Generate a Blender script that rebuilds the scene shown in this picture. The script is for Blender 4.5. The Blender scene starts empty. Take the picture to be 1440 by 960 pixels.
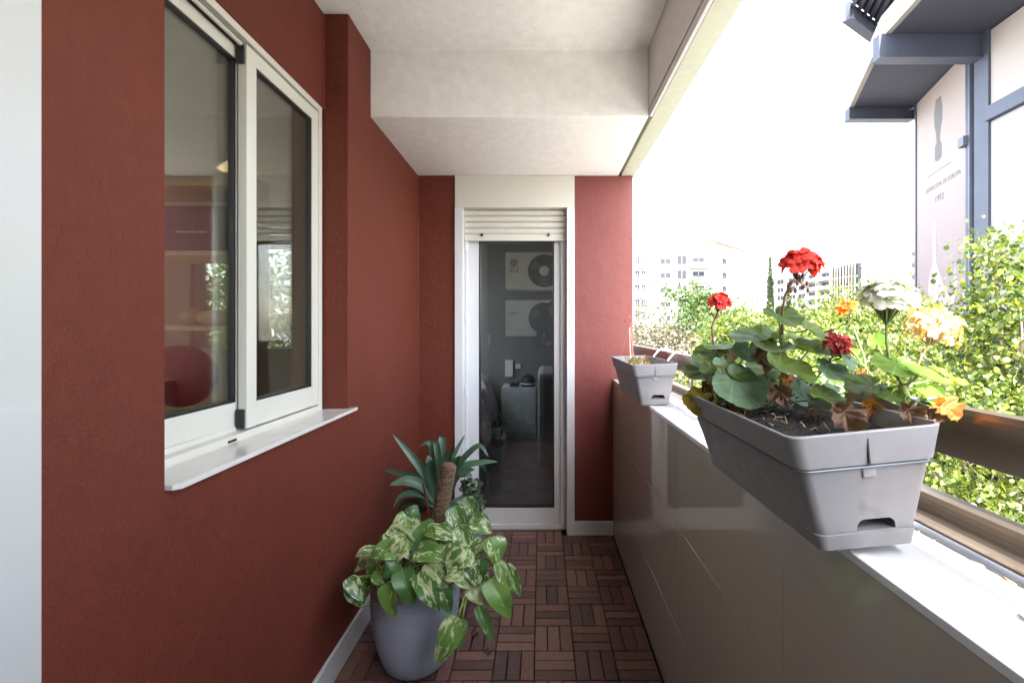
import bpy, bmesh, math, random
import numpy as np
from mathutils import Vector, Matrix
R = math.radians
random.seed(7); np.random.seed(7)
scene = bpy.context.scene
COL = scene.collection
EYE = 1.24; FPX = 657.0; VX = 761.0; VY = 460.0

def P(px, py, Y):
    """a point of the place, from where the photograph shows it and how far away it stands"""
    return Vector(((px - VX) / FPX * Y, Y, EYE - (py - VY) / FPX * Y))

# ---------------------------------------------------------------- materials
def nmat(name):
    m = bpy.data.materials.new(name); m.use_nodes = True
    nt = m.node_tree; b = nt.nodes['Principled BSDF']
    return m, nt, b

def texco(nt, kind='Object', scale=(1, 1, 1)):
    t = nt.nodes.new('ShaderNodeTexCoord'); mp = nt.nodes.new('ShaderNodeMapping')
    mp.inputs['Scale'].default_value = scale
    nt.links.new(t.outputs[kind], mp.inputs['Vector'])
    return mp.outputs['Vector']

def noise(nt, vec, scale, detail=4, rough=0.55, dist=0.0):
    n = nt.nodes.new('ShaderNodeTexNoise')
    n.inputs['Scale'].default_value = scale; n.inputs['Detail'].default_value = detail
    n.inputs['Roughness'].default_value = rough; n.inputs['Distortion'].default_value = dist
    nt.links.new(vec, n.inputs['Vector']); return n.outputs['Fac']

def ramp(nt, fac, stops, interp='LINEAR'):
    r = nt.nodes.new('ShaderNodeValToRGB'); r.color_ramp.interpolation = interp
    el = r.color_ramp.elements
    while len(el) < len(stops): el.new(0.5)
    for e, (p, c) in zip(el, stops):
        e.position = p; e.color = (c[0], c[1], c[2], 1) if not isinstance(c, (int, float)) else (c, c, c, 1)
    nt.links.new(fac, r.inputs['Fac']); return r.outputs['Color']

def mixc(nt, fac, a, b, mode='MIX'):
    m = nt.nodes.new('ShaderNodeMix'); m.data_type = 'RGBA'; m.blend_type = mode
    for sock, v in ((m.inputs[0], fac), (m.inputs[6], a), (m.inputs[7], b)):
        if hasattr(v, 'links') or hasattr(v, 'is_linked'): nt.links.new(v, sock)
        elif isinstance(v, (int, float)): sock.default_value = v
        else: sock.default_value = (v[0], v[1], v[2], 1)
    return m.outputs[2]

def bump(nt, b, hs, strength=0.3, dist=0.01):
    last = None
    for h, s, d in hs:
        bp = nt.nodes.new('ShaderNodeBump'); bp.inputs['Strength'].default_value = s
        bp.inputs['Distance'].default_value = d
        nt.links.new(h, bp.inputs['Height'])
        if last: nt.links.new(last, bp.inputs['Normal'])
        last = bp.outputs['Normal']
    nt.links.new(last, b.inputs['Normal'])

def mat(name, c, rough=0.5, metal=0.0, var=0.12, vs=6.0, bs=0.0, bscale=80.0, bd=0.002, coat=0.0, spec=0.5, stretch=(1, 1, 1)):
    m, nt, b = nmat(name)
    v = texco(nt, 'Object', stretch)
    f = noise(nt, v, vs, 5)
    lo = [x * (1 - var) for x in c]; hi = [min(1, x * (1 + var)) for x in c]
    nt.links.new(ramp(nt, f, [(0.3, lo), (0.7, hi)]), b.inputs['Base Color'])
    b.inputs['Roughness'].default_value = rough; b.inputs['Metallic'].default_value = metal
    b.inputs['Coat Weight'].default_value = coat; b.inputs['Coat Roughness'].default_value = 0.05
    b.inputs['Specular IOR Level'].default_value = spec
    if bs: bump(nt, b, [(noise(nt, v, bscale, 4), bs, bd)])
    return m

def plaster(name, c, coarse=1.0, var=0.1, rough=0.62, dirt=None, spec=0.4):
    m, nt, b = nmat(name); v = texco(nt)
    f = noise(nt, v, 1.7, 6); g = noise(nt, v, 26, 4)
    base = ramp(nt, f, [(0.3, [x * (1 - var) for x in c]), (0.7, [min(1, x * (1 + var)) for x in c])])
    base = mixc(nt, 0.35, base, ramp(nt, g, [(0.3, [x * 0.82 for x in c]), (0.75, [min(1, x * 1.15) for x in c])]))
    if dirt:
        vd = noise(nt, v, 9, 8, 0.75)
        base = mixc(nt, ramp(nt, vd, [(0.66, 0.0), (0.72, 0.75)]), base, dirt)
    nt.links.new(base, b.inputs['Base Color'])
    b.inputs['Roughness'].default_value = rough; b.inputs['Specular IOR Level'].default_value = spec
    v2 = texco(nt, 'Object', (1, 1, 0.8))
    n1 = noise(nt, v, 5, 3); n2 = noise(nt, v2, 60, 5, 0.65, 0.4); n3 = noise(nt, v, 190, 3)
    n4 = noise(nt, v2, 34, 6, 0.75, 0.15)
    bump(nt, b, [(n1, 0.4, 0.014), (n4, 0.26 * coarse, 0.007), (n2, 0.35 * coarse, 0.004), (n3, 0.4 * coarse, 0.0012)])
    return m

def leafmat(name, cols, rough=0.45, trans=0.3, bumps=True, spec=0.5):
    """cols: list of colours picked per leaf; light shows through the blade"""
    m, nt, b = nmat(name)
    g = nt.nodes.new('ShaderNodeNewGeometry')
    col = ramp(nt, g.outputs['Random Per Island'], [(i / max(1, len(cols) - 1), c) for i, c in enumerate(cols)])
    v = texco(nt); f = noise(nt, v, 30, 3)
    col = mixc(nt, 0.5, col, ramp(nt, f, [(0.3, 0.75), (0.7, 1.0)]), 'MULTIPLY')
    nt.links.new(col, b.inputs['Base Color']); b.inputs['Roughness'].default_value = rough
    b.inputs['Specular IOR Level'].default_value = spec
    t = nt.nodes.new('ShaderNodeBsdfTranslucent'); nt.links.new(mixc(nt, 1.0, col, (1.0, 1.0, 0.35), 'MULTIPLY'), t.inputs['Color'])
    mx = nt.nodes.new('ShaderNodeMixShader'); mx.inputs[0].default_value = trans
    nt.links.new(b.outputs[0], mx.inputs[1]); nt.links.new(t.outputs[0], mx.inputs[2])
    nt.links.new(mx.outputs[0], nt.nodes['Material Output'].inputs['Surface'])
    return m

def glassmat(name, tint=(0.9, 0.92, 0.9), base=0.06, k=1.0):
    m, nt, b = nmat(name); nt.nodes.remove(b)
    tr = nt.nodes.new('ShaderNodeBsdfTransparent'); tr.inputs[0].default_value = (*tint, 1)
    gl = nt.nodes.new('ShaderNodeBsdfGlossy'); gl.inputs['Roughness'].default_value = 0.0
    fr = nt.nodes.new('ShaderNodeFresnel'); fr.inputs[0].default_value = 1.5
    ma = nt.nodes.new('ShaderNodeMath'); ma.operation = 'MULTIPLY_ADD'
    ma.inputs[1].default_value = k; ma.inputs[2].default_value = base; ma.use_clamp = True
    nt.links.new(fr.outputs[0], ma.inputs[0])
    mx = nt.nodes.new('ShaderNodeMixShader'); nt.links.new(ma.outputs[0], mx.inputs[0])
    nt.links.new(tr.outputs[0], mx.inputs[1]); nt.links.new(gl.outputs[0], mx.inputs[2])
    nt.links.new(mx.outputs[0], nt.nodes['Material Output'].inputs['Surface'])
    return m

M = {}
M['red'] = plaster('red_plaster', (0.128, 0.029, 0.0165), 1.9, 0.14, 0.6, (0.085, 0.024, 0.017), 0.22)
M['redp'] = plaster('red_plaster_pillar', (0.165, 0.040, 0.033), 0.7, 0.08, 0.6)
M['ceil'] = plaster('white_ceiling_stucco', (0.84, 0.82, 0.765), 0.9, 0.012, 0.85, (0.74, 0.71, 0.64))
M['beam'] = plaster('beam_concrete', (0.48, 0.49, 0.38), 0.5, 0.06, 0.8, (0.35, 0.34, 0.25))
M['beamin'] = plaster('beam_inner_paint', (0.60, 0.55, 0.54), 0.5, 0.05, 0.8)
M['tile'] = mat('polished_tile', (0.37, 0.325, 0.285), 0.045, 0, 0.04, 2, spec=0.6)
M['ledge'] = mat('polished_ledge', (0.62, 0.63, 0.66), 0.08, 0, 0.03, 2, spec=0.6)
M['grout'] = mat('grout', (0.42, 0.40, 0.37), 0.9)
M['alu'] = mat('white_aluminium', (0.60, 0.585, 0.52), 0.32, 0, 0.03, 3)
M['pvc'] = mat('white_pvc', (0.62, 0.62, 0.635), 0.3, 0, 0.02, 3)
M['shut'] = mat('shutter_cream', (0.60, 0.58, 0.51), 0.4, 0, 0.04, 3)
M['black'] = mat('black_rubber', (0.012, 0.012, 0.013), 0.45)
M['gloss'] = mat('white_gloss_door', (0.54, 0.54, 0.52), 0.07, 0, 0.02, 2)
M['skirt'] = mat('skirting', (0.60, 0.60, 0.62), 0.35, 0, 0.05, 4)
M['bronze'] = mat('bronze_metal', (0.14, 0.105, 0.075), 0.3, 0.75, 0.15, 9, bs=0.1, bscale=30)
M['planter'] = mat('grey_plastic', (0.195, 0.188, 0.195), 0.5, 0, 0.05, 12, bs=0.15, bscale=600, bd=0.0004)
def worn(key, col, amt, scale, roughs=None, thr=(0.55, 0.75)):
    m = M[key]; nt = m.node_tree; b = nt.nodes['Principled BSDF']; lk = b.inputs['Base Color'].links[0].from_socket
    v = texco(nt); n = noise(nt, v, scale, 8, 0.72, 0.5)
    mx = mixc(nt, ramp(nt, n, [(thr[0], 0.0), (thr[1], amt)]), lk, col); nt.links.new(mx, b.inputs['Base Color'])
    if roughs: nt.links.new(ramp(nt, noise(nt, v, scale * 1.7, 6, 0.7), [(0.35, roughs[0]), (0.75, roughs[1])]), b.inputs['Roughness'])
worn('planter', (0.10, 0.075, 0.055), 0.55, 16, (0.42, 0.65))
worn('ledge', (0.36, 0.33, 0.29), 0.5, 11, (0.05, 0.22))
worn('tile', (0.33, 0.30, 0.27), 0.35, 5, (0.02, 0.05))
worn('pvc', (0.45, 0.43, 0.38), 0.3, 9, None, (0.6, 0.8))
worn('alu', (0.45, 0.41, 0.30), 0.35, 14, None, (0.6, 0.78))
worn('skirt', (0.30, 0.22, 0.19), 0.5, 18)
M['wire'] = mat('galvanised_wire', (0.12, 0.14, 0.16), 0.4, 0.7)
M['whitewire'] = mat('white_wire', (0.75, 0.75, 0.73), 0.4)
M['soil'] = mat('soil', (0.011, 0.008, 0.006), 0.95, 0, 0.6, 60, bs=1.0, bscale=220, bd=0.01)
M['drysoil'] = mat('dry_soil', (0.34, 0.33, 0.31), 0.95, 0, 0.3, 60, bs=0.8, bscale=160, bd=0.006)
M['pot'] = mat('blue_grey_pot', (0.36, 0.41, 0.50), 0.55, 0, 0.07, 7, bs=0.35, bscale=14, bd=0.004, stretch=(1, 1, 7))
M['stalk'] = mat('stalk_green', (0.16, 0.20, 0.06), 0.6, 0, 0.3, 40)
M['stalkred'] = mat('stalk_red', (0.16, 0.07, 0.05), 0.6, 0, 0.3, 40)
M['stalkdry'] = mat('stalk_dry', (0.42, 0.30, 0.17), 0.8, 0, 0.3, 60)
M['bark'] = mat('bark', (0.17, 0.13, 0.095), 0.9, 0, 0.35, 5, bs=0.8, bscale=25, bd=0.02)
M['asphalt'] = mat('asphalt', (0.055, 0.055, 0.057), 0.9, 0, 0.2, 0.6, bs=0.3, bscale=60)
M['paving'] = mat('paving', (0.30, 0.29, 0.27), 0.85, 0, 0.15, 0.5, bs=0.2, bscale=20)
M['paint'] = mat('road_paint', (0.75, 0.75, 0.72), 0.7)
M['kerb'] = mat('kerb_stone', (0.36, 0.35, 0.33), 0.85)
M['oak'] = mat('oak_board', (0.78, 0.62, 0.38), 0.5, 0, 0.15, 8)
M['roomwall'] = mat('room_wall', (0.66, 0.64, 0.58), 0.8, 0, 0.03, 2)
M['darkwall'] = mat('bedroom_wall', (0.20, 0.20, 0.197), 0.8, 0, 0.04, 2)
M['acw'] = mat('ac_casing', (0.82, 0.82, 0.76), 0.45)
M['acdark'] = mat('ac_grille', (0.012, 0.012, 0.013), 0.5)
M['fabric'] = mat('grey_upholstery', (0.36, 0.35, 0.34), 0.95, 0, 0.1, 20, bs=0.5, bscale=300)
M['duvet'] = mat('duvet', (0.42, 0.36, 0.38), 0.95, 0, 0.1, 6, bs=0.5, bscale=8, bd=0.05)
M['cab'] = mat('cabinet_white', (0.50, 0.52, 0.54), 0.4)
M['gl_win'] = glassmat('window_glass', (0.88, 0.90, 0.86), 0.03, 0.85)
M['gl_door'] = glassmat('door_glass', (0.84, 0.86, 0.86), 0.10, 1.3)
M['redsoft'] = mat('red_cloth', (0.30, 0.03, 0.04), 0.9)
M['purple'] = mat('dark_box', (0.06, 0.02, 0.03), 0.6)
M['cream'] = mat('cream_plush', (0.70, 0.60, 0.42), 0.95, bs=0.6, bscale=120)
M['print'] = mat('print_grey', (0.07, 0.068, 0.08), 0.8)
M['lgred'] = mat('emblem_red', (0.45, 0.03, 0.06), 0.4)

def woodmat():
    m, nt, b = nmat('acacia_slats')
    g = nt.nodes.new('ShaderNodeNewGeometry'); uv = nt.nodes.new('ShaderNodeUVMap')
    mp = nt.nodes.new('ShaderNodeMapping'); mp.inputs['Scale'].default_value = (2.2, 22, 1)
    nt.links.new(uv.outputs[0], mp.inputs[0])
    n = noise(nt, mp.outputs[0], 3.0, 6, 0.6, 0.6)
    c1 = ramp(nt, g.outputs['Random Per Island'], [(0, (0.075, 0.045, 0.040)), (0.35, (0.115, 0.060, 0.050)), (0.7, (0.16, 0.078, 0.060)), (1, (0.20, 0.105, 0.078))])
    col = mixc(nt, 0.75, c1, ramp(nt, n, [(0.3, 0.45), (0.7, 1.35)]), 'MULTIPLY')
    v = texco(nt); d = noise(nt, v, 7, 8, 0.7)
    col = mixc(nt, ramp(nt, d, [(0.58, 0.0), (0.80, 0.45)]), col, (0.20, 0.16, 0.13))
    nt.links.new(col, b.inputs['Base Color'])
    nt.links.new(ramp(nt, n, [(0.3, 0.62), (0.7, 0.42)]), b.inputs['Roughness'])
    bump(nt, b, [(n, 0.35, 0.002)])
    return m
M['wood'] = woodmat()
M['wooddark'] = mat('tile_underlay', (0.010, 0.009, 0.009), 0.9)

def pothosmat():
    m, nt, b = nmat('pothos_leaf')
    g = nt.nodes.new('ShaderNodeNewGeometry'); uv = nt.nodes.new('ShaderNodeUVMap')
    mp = nt.nodes.new('ShaderNodeMapping'); mp.inputs['Scale'].default_value = (2.3, 1.9, 1)
    nt.links.new(uv.outputs[0], mp.inputs[0])
    cb = nt.nodes.new('ShaderNodeCombineXYZ'); mu = nt.nodes.new('ShaderNodeMath'); mu.operation = 'MULTIPLY'; mu.inputs[1].default_value = 40
    nt.links.new(g.outputs['Random Per Island'], mu.inputs[0])
    for i in range(3): nt.links.new(mu.outputs[0], cb.inputs[i])
    nt.links.new(cb.outputs[0], mp.inputs['Location'])
    n = noise(nt, mp.outputs[0], 2.2, 6, 0.62, 0.8)
    ri = ramp(nt, g.outputs['Random Per Island'], [(0, -0.0), (1, 0.0)])
    # per leaf amount of cream
    ad = nt.nodes.new('ShaderNodeMath'); ad.operation = 'MULTIPLY_ADD'; ad.inputs[1].default_value = 0.22; ad.inputs[2].default_value = -0.12
    m2 = nt.nodes.new('ShaderNodeMath'); m2.operation = 'FRACT'; m3 = nt.nodes.new('ShaderNodeMath'); m3.operation = 'MULTIPLY'; m3.inputs[1].default_value = 7.3
    nt.links.new(g.outputs['Random Per Island'], m3.inputs[0]); nt.links.new(m3.outputs[0], m2.inputs[0]); nt.links.new(m2.outputs[0], ad.inputs[0])
    s = nt.nodes.new('ShaderNodeMath'); s.operation = 'ADD'; nt.links.new(n, s.inputs[0]); nt.links.new(ad.outputs[0], s.inputs[1])
    green = ramp(nt, g.outputs['Random Per Island'], [(0, (0.045, 0.12, 0.035)), (0.5, (0.08, 0.19, 0.045)), (1, (0.14, 0.27, 0.05))])
    f = ramp(nt, s.outputs[0], [(0.52, 0.0), (0.55, 1.0)])
    col = mixc(nt, f, green, ramp(nt, n, [(0.4, (0.34, 0.42, 0.16)), (0.7, (0.62, 0.64, 0.40))]))
    # midrib
    sx = nt.nodes.new('ShaderNodeSeparateXYZ'); nt.links.new(uv.outputs[0], sx.inputs[0])
    a = nt.nodes.new('ShaderNodeMath'); a.operation = 'SUBTRACT'; a.inputs[1].default_value = 0.5; nt.links.new(sx.outputs[0], a.inputs[0])
    ab = nt.nodes.new('ShaderNodeMath'); ab.operation = 'ABSOLUTE'; nt.links.new(a.outputs[0], ab.inputs[0])
    col = mixc(nt, ramp(nt, ab.outputs[0], [(0.012, 0.55), (0.035, 0.0)]), col, (0.22, 0.32, 0.10))
    nt.links.new(col, b.inputs['Base Color']); b.inputs['Roughness'].default_value = 0.33
    t = nt.nodes.new('ShaderNodeBsdfTranslucent'); nt.links.new(col, t.inputs['Color'])
    mx = nt.nodes.new('ShaderNodeMixShader'); mx.inputs[0].default_value = 0.2
    nt.links.new(b.outputs[0], mx.inputs[1]); nt.links.new(t.outputs[0], mx.inputs[2])
    nt.links.new(mx.outputs[0], nt.nodes['Material Output'].inputs['Surface'])
    return m
M['pothos'] = pothosmat()

def geraleaf(name, cols, vein, trans=0.35, rough=0.5):
    """round leaf, u = angle, v = radius: veins fan out from the petiole"""
    m, nt, b = nmat(name)
    g = nt.nodes.new('ShaderNodeNewGeometry'); uv = nt.nodes.new('ShaderNodeUVMap')
    col = ramp(nt, g.outputs['Random Per Island'], [(i / max(1, len(cols) - 1), c) for i, c in enumerate(cols)])
    sx = nt.nodes.new('ShaderNodeSeparateXYZ'); nt.links.new(uv.outputs[0], sx.inputs[0])
    mu = nt.nodes.new('ShaderNodeMath'); mu.operation = 'MULTIPLY'; mu.inputs[1].default_value = 7.0; nt.links.new(sx.outputs[0], mu.inputs[0])
    fr = nt.nodes.new('ShaderNodeMath'); fr.operation = 'FRACT'; nt.links.new(mu.outputs[0], fr.inputs[0])
    a = nt.nodes.new('ShaderNodeMath'); a.operation = 'SUBTRACT'; a.inputs[1].default_value = 0.5; nt.links.new(fr.outputs[0], a.inputs[0])
    ab = nt.nodes.new('ShaderNodeMath'); ab.operation = 'ABSOLUTE'; nt.links.new(a.outputs[0], ab.inputs[0])
    col = mixc(nt, ramp(nt, ab.outputs[0], [(0.02, 0.6), (0.09, 0.0)]), col, vein)
    v = texco(nt); f = noise(nt, v, 45, 4)
    # the darker horseshoe band of the species
    band = ramp(nt, sx.outputs[1], [(0.45, 0.0), (0.58, 0.22), (0.72, 0.0)])
    col = mixc(nt, band, col, (0.02, 0.03, 0.01))
    col = mixc(nt, 0.6, col, ramp(nt, f, [(0.3, 0.75), (0.7, 1.1)]), 'MULTIPLY')
    nt.links.new(col, b.inputs['Base Color']); b.inputs['Roughness'].default_value = rough
    b.inputs['Specular IOR Level'].default_value = 0.3
    t = nt.nodes.new('ShaderNodeBsdfTranslucent'); nt.links.new(mixc(nt, 1.0, col, (1.25, 1.3, 0.4), 'MULTIPLY'), t.inputs['Color'])
    mx = nt.nodes.new('ShaderNodeMixShader'); mx.inputs[0].default_value = trans
    nt.links.new(b.outputs[0], mx.inputs[1]); nt.links.new(t.outputs[0], mx.inputs[2])
    nt.links.new(mx.outputs[0], nt.nodes['Material Output'].inputs['Surface'])
    bump(nt, b, [(ab.outputs[0], 0.3, 0.002), (f, 0.3, 0.002)])
    return m
M['ger'] = geraleaf('geranium_leaf', [(0.075, 0.115, 0.022), (0.055, 0.095, 0.016), (0.095, 0.14, 0.024)], (0.16, 0.22, 0.07))
M['gerblue'] = geraleaf('geranium_leaf_waxy', [(0.085, 0.145, 0.08), (0.10, 0.165, 0.09)], (0.15, 0.22, 0.13), 0.15)
M['geryel'] = geraleaf('geranium_leaf_fresh', [(0.14, 0.25, 0.035), (0.10, 0.20, 0.03)], (0.24, 0.34, 0.10), 0.45)
M['gergold'] = geraleaf('geranium_leaf_yellow', [(0.34, 0.28, 0.05), (0.40, 0.27, 0.06)], (0.3, 0.32, 0.1), 0.3)
M['gerdead'] = geraleaf('geranium_leaf_dead', [(0.10, 0.055, 0.036), (0.13, 0.075, 0.05), (0.16, 0.085, 0.06)], (0.10, 0.055, 0.04), 0.25, 0.8)
M['gerorange'] = geraleaf('geranium_leaf_orange', [(0.42, 0.13, 0.03), (0.38, 0.16, 0.05)], (0.25, 0.08, 0.03), 0.4, 0.7)
M['dracaena'] = leafmat('dracaena_leaf', [(0.055, 0.12, 0.075), (0.075, 0.15, 0.095), (0.06, 0.14, 0.06)], 0.4, 0.15)
M['jade'] = leafmat('jade_leaf', [(0.05, 0.08, 0.05), (0.07, 0.11, 0.06)], 0.35, 0.1)
M['pred'] = leafmat('petal_red', [(0.62, 0.035, 0.02), (0.72, 0.05, 0.03)], 0.6, 0.4)
M['pcrim'] = leafmat('petal_crimson', [(0.36, 0.01, 0.02), (0.45, 0.03, 0.04)], 0.7, 0.25)
M['porange'] = leafmat('petal_orange', [(0.75, 0.16, 0.02), (0.8, 0.22, 0.04)], 0.6, 0.45)
M['pwhite'] = leafmat('petal_white', [(0.70, 0.72, 0.78), (0.80, 0.81, 0.84)], 0.7, 0.45)
M['ppeach'] = leafmat('petal_peach', [(0.70, 0.34, 0.10), (0.78, 0.60, 0.36), (0.82, 0.76, 0.62)], 0.7, 0.4)
GR = [(0.03, 0.06, 0.010), (0.09, 0.13, 0.025), (0.15, 0.19, 0.03), (0.24, 0.26, 0.06)]
M['tleaf'] = leafmat('tree_leaf_yellow_green', GR, 0.22, 0.5, spec=0.8)
M['tleaf2'] = leafmat('tree_leaf_green', [(0.03, 0.065, 0.016), (0.055, 0.10, 0.022), (0.10, 0.15, 0.03)], 0.42, 0.35)
M['tleaf3'] = leafmat('tree_leaf_brownish', [(0.05, 0.06, 0.03), (0.14, 0.115, 0.085), (0.22, 0.17, 0.14)], 0.6, 0.25)
M['cyp'] = leafmat('cypress_leaf', [(0.06, 0.09, 0.04), (0.12, 0.15, 0.07)], 0.7, 0.1)

# ---------------------------------------------------------------- mesh builder
class MB:
    def __init__(s): s.v = []; s.f = []; s.uv = []
    def face(s, idx, uv=None): s.f.append(tuple(idx)); s.uv.append(uv)
    def poly(s, pts, uv=None):
        n = len(s.v); s.v += [tuple(p) for p in pts]; s.face(range(n, n + len(pts)), uv)
    def box(s, x0, x1, y0, y1, z0, z1, axis=None):
        n = len(s.v)
        s.v += [(x, y, z) for x in (x0, x1) for y in (y0, y1) for z in (z0, z1)]
        fs = [(0, 1, 3, 2), (4, 6, 7, 5), (0, 4, 5, 1), (2, 3, 7, 6), (0, 2, 6, 4), (1, 5, 7, 3)]
        for f in fs:
            uv = None
            if axis is not None:
                off = (hash((round(x0, 3), round(y0, 3))) % 97) * 0.37
                uv = []
                for i in f:
                    p = s.v[n + i]
                    uv.append((p[axis] * 6 + off, p[1 - axis] * 6 + off))
            s.face([n + i for i in f], uv)
        return s
    def cells(s, xs, ys, zs, fill):
        """a solid out of grid cells: only its outer skin gets faces"""
        nx, ny, nz = len(xs) - 1, len(ys) - 1, len(zs) - 1
        ok = lambda i, j, k: 0 <= i < nx and 0 <= j < ny and 0 <= k < nz and fill(i, j, k)
        ids = {}
        def vid(i, j, k):
            if (i, j, k) not in ids: ids[(i, j, k)] = len(s.v); s.v.append((xs[i], ys[j], zs[k]))
            return ids[(i, j, k)]
        for i in range(nx):
            for j in range(ny):
                for k in range(nz):
                    if not fill(i, j, k): continue
                    c = lambda a, b, d: vid(i + a, j + b, k + d)
                    if not ok(i - 1, j, k): s.face([c(0,0,0), c(0,0,1), c(0,1,1), c(0,1,0)])
                    if not ok(i + 1, j, k): s.face([c(1,0,0), c(1,1,0), c(1,1,1), c(1,0,1)])
                    if not ok(i, j - 1, k): s.face([c(0,0,0), c(1,0,0), c(1,0,1), c(0,0,1)])
                    if not ok(i, j + 1, k): s.face([c(0,1,0), c(0,1,1), c(1,1,1), c(1,1,0)])
                    if not ok(i, j, k - 1): s.face([c(0,0,0), c(0,1,0), c(1,1,0), c(1,0,0)])
                    if not ok(i, j, k + 1): s.face([c(0,0,1), c(1,0,1), c(1,1,1), c(0,1,1)])
        return s
    def tube(s, pts, r, n=8, cap=True, closed=False):
        pts = [Vector(p) for p in pts]; m = len(pts)
        rs = r if isinstance(r, (list, tuple)) else [r] * m
        base = len(s.v); up = Vector((0, 0, 1)); prev = None
        for i, p in enumerate(pts):
            if closed: d = (pts[(i + 1) % m] - pts[i - 1])
            else: d = (pts[min(i + 1, m - 1)] - pts[max(i - 1, 0)])
            d.normalize()
            if prev is None:
                a = d.cross(up)
                if a.length < 1e-3: a = d.cross(Vector((1, 0, 0)))
            else:
                a = prev - d * prev.dot(d)
                if a.length < 1e-4: a = d.cross(up)
            a.normalize(); b = d.cross(a); prev = a
            for k in range(n):
                t = 2 * math.pi * k / n
                s.v.append(tuple(p + (a * math.cos(t) + b * math.sin(t)) * rs[i]))
        rng = m if closed else m - 1
        for i in range(rng):
            for k in range(n):
                a0 = base + i * n; b0 = base + ((i + 1) % m) * n; k1 = (k + 1) % n
                s.face([a0 + k, a0 + k1, b0 + k1, b0 + k])
        if cap and not closed:
            s.face([base + k for k in range(n)][::-1]); s.face([base + (m - 1) * n + k for k in range(n)])
        return s
    def lathe(s, prof, c, n=40, cap0=True, cap1=True):
        base = len(s.v)
        for (r, z) in prof:
            for k in range(n):
                t = 2 * math.pi * k / n
                s.v.append((c[0] + r * math.cos(t), c[1] + r * math.sin(t), c[2] + z))
        m = len(prof)
        for i in range(m - 1):
            for k in range(n):
                k1 = (k + 1) % n
                s.face([base + i * n + k, base + i * n + k1, base + (i + 1) * n + k1, base + (i + 1) * n + k])
        if cap0: s.face([base + k for k in range(n)][::-1])
        if cap1: s.face([base + (m - 1) * n + k for k in range(n)])
        return s
    def loft(s, rings, cap0=True, cap1=True):
        base = len(s.v); n = len(rings[0])
        for r in rings: s.v += [tuple(p) for p in r]
        for i in range(len(rings) - 1):
            for k in range(n):
                k1 = (k + 1) % n
                s.face([base + i * n + k, base + i * n + k1, base + (i + 1) * n + k1, base + (i + 1) * n + k])
        if cap0: s.face([base + k for k in range(n)][::-1])
        if cap1: s.face([base + (len(rings) - 1) * n + k for k in range(n)])
        return s
    def blade(s, path, width, normal, shape, nseg=8, nacr=4, fold=0.15, wav=0.0):
        """leaf blade along a path of points; shape(t) = half width factor"""
        path = [Vector(p) for p in path]; m = len(path)
        def at(t):
            x = t * (m - 1); i = min(int(x), m - 2); f = x - i
            p0 = path[max(i - 1, 0)]; p1 = path[i]; p2 = path[i + 1]; p3 = path[min(i + 2, m - 1)]
            return 0.5 * ((2 * p1) + (p2 - p0) * f + (2 * p0 - 5 * p1 + 4 * p2 - p3) * f * f + (3 * p1 - p0 - 3 * p2 + p3) * f ** 3)
        base = len(s.v); N = Vector(normal).normalized(); ph = random.random() * 6
        for i in range(nseg + 1):
            t = i / nseg; p = at(t); d = (at(min(1, t + 0.02)) - at(max(0, t - 0.02)))
            if d.length < 1e-9: d = path[-1] - path[0]
            d.normalize(); side = d.cross(N)
            if side.length < 1e-3: side = d.cross(Vector((0.3, 0.2, 1)))
            side.normalize(); nn = side.cross(d)
            w = width * 0.5 * shape(t)
            for j in range(nacr + 1):
                u = j / nacr * 2 - 1
                s.v.append(tuple(p + side * (u * w) + nn * (abs(u) * w * fold + wav * width * math.sin(t * 9 + u * 2 + ph) * abs(u))))
        for i in range(nseg):
            for j in range(nacr):
                a = base + i * (nacr + 1) + j; b = a + nacr + 1
                u0, u1 = j / nacr, (j + 1) / nacr; v0, v1 = i / nseg, (i + 1) / nseg
                s.face([a, a + 1, b + 1, b], [(u0, v0), (u1, v0), (u1, v1), (u0, v1)])
        return s
    def mesh(s, name, off=(0, 0, 0)):
        me = bpy.data.meshes.new(name)
        v = [(a - off[0], b - off[1], c - off[2]) for a, b, c in s.v]
        me.from_pydata(v, [], s.f)
        if any(u is not None for u in s.uv):
            l = me.uv_layers.new(name='UVMap'); data = []
            for f, u in zip(s.f, s.uv):
                if u is None: data += [0.0, 0.0] * len(f)
                else:
                    for q in u: data += [q[0], q[1]]
            l.data.foreach_set('uv', data)
        me.update(); return me
    def build(s, name, m, parent=None, smooth=False, bev=0, local=False, segs=2):
        off = (0, 0, 0)
        if parent is not None and not local: off = parent.location
        me = s.mesh(name, off)
        if isinstance(m, (list, tuple)):
            for q in m: me.materials.append(q)
        else: me.materials.append(m)
        if smooth: me.shade_smooth()
        o = bpy.data.objects.new(name, me); COL.objects.link(o)
        if parent is not None: o.parent = parent
        if bev:
            b = o.modifiers.new('bevel', 'BEVEL'); b.width = bev; b.segments = segs; b.limit_method = 'ANGLE'; b.angle_limit = R(40)
        if smooth == 'auto':
            me.shade_flat()
        return o

def tag(o, label, cat, group=None):
    o['label'] = label; o['category'] = cat
    if group: o['group'] = group
    return o
def thing(name, label, cat, loc=(0, 0, 0), rot=(0, 0, 0), group=None):
    o = bpy.data.objects.new(name, None); COL.objects.link(o); o.empty_display_size = 0.1
    o.location = loc; o.rotation_euler = rot
    return tag(o, label, cat, group)
def struct(o): o['kind'] = 'structure'; return o
def plab(o, label): o['label'] = label; return o
def boxo(name, m, parent, *dims, bev=0.0015):
    return MB().box(*dims).build(name, m, parent, bev=bev)

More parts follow.
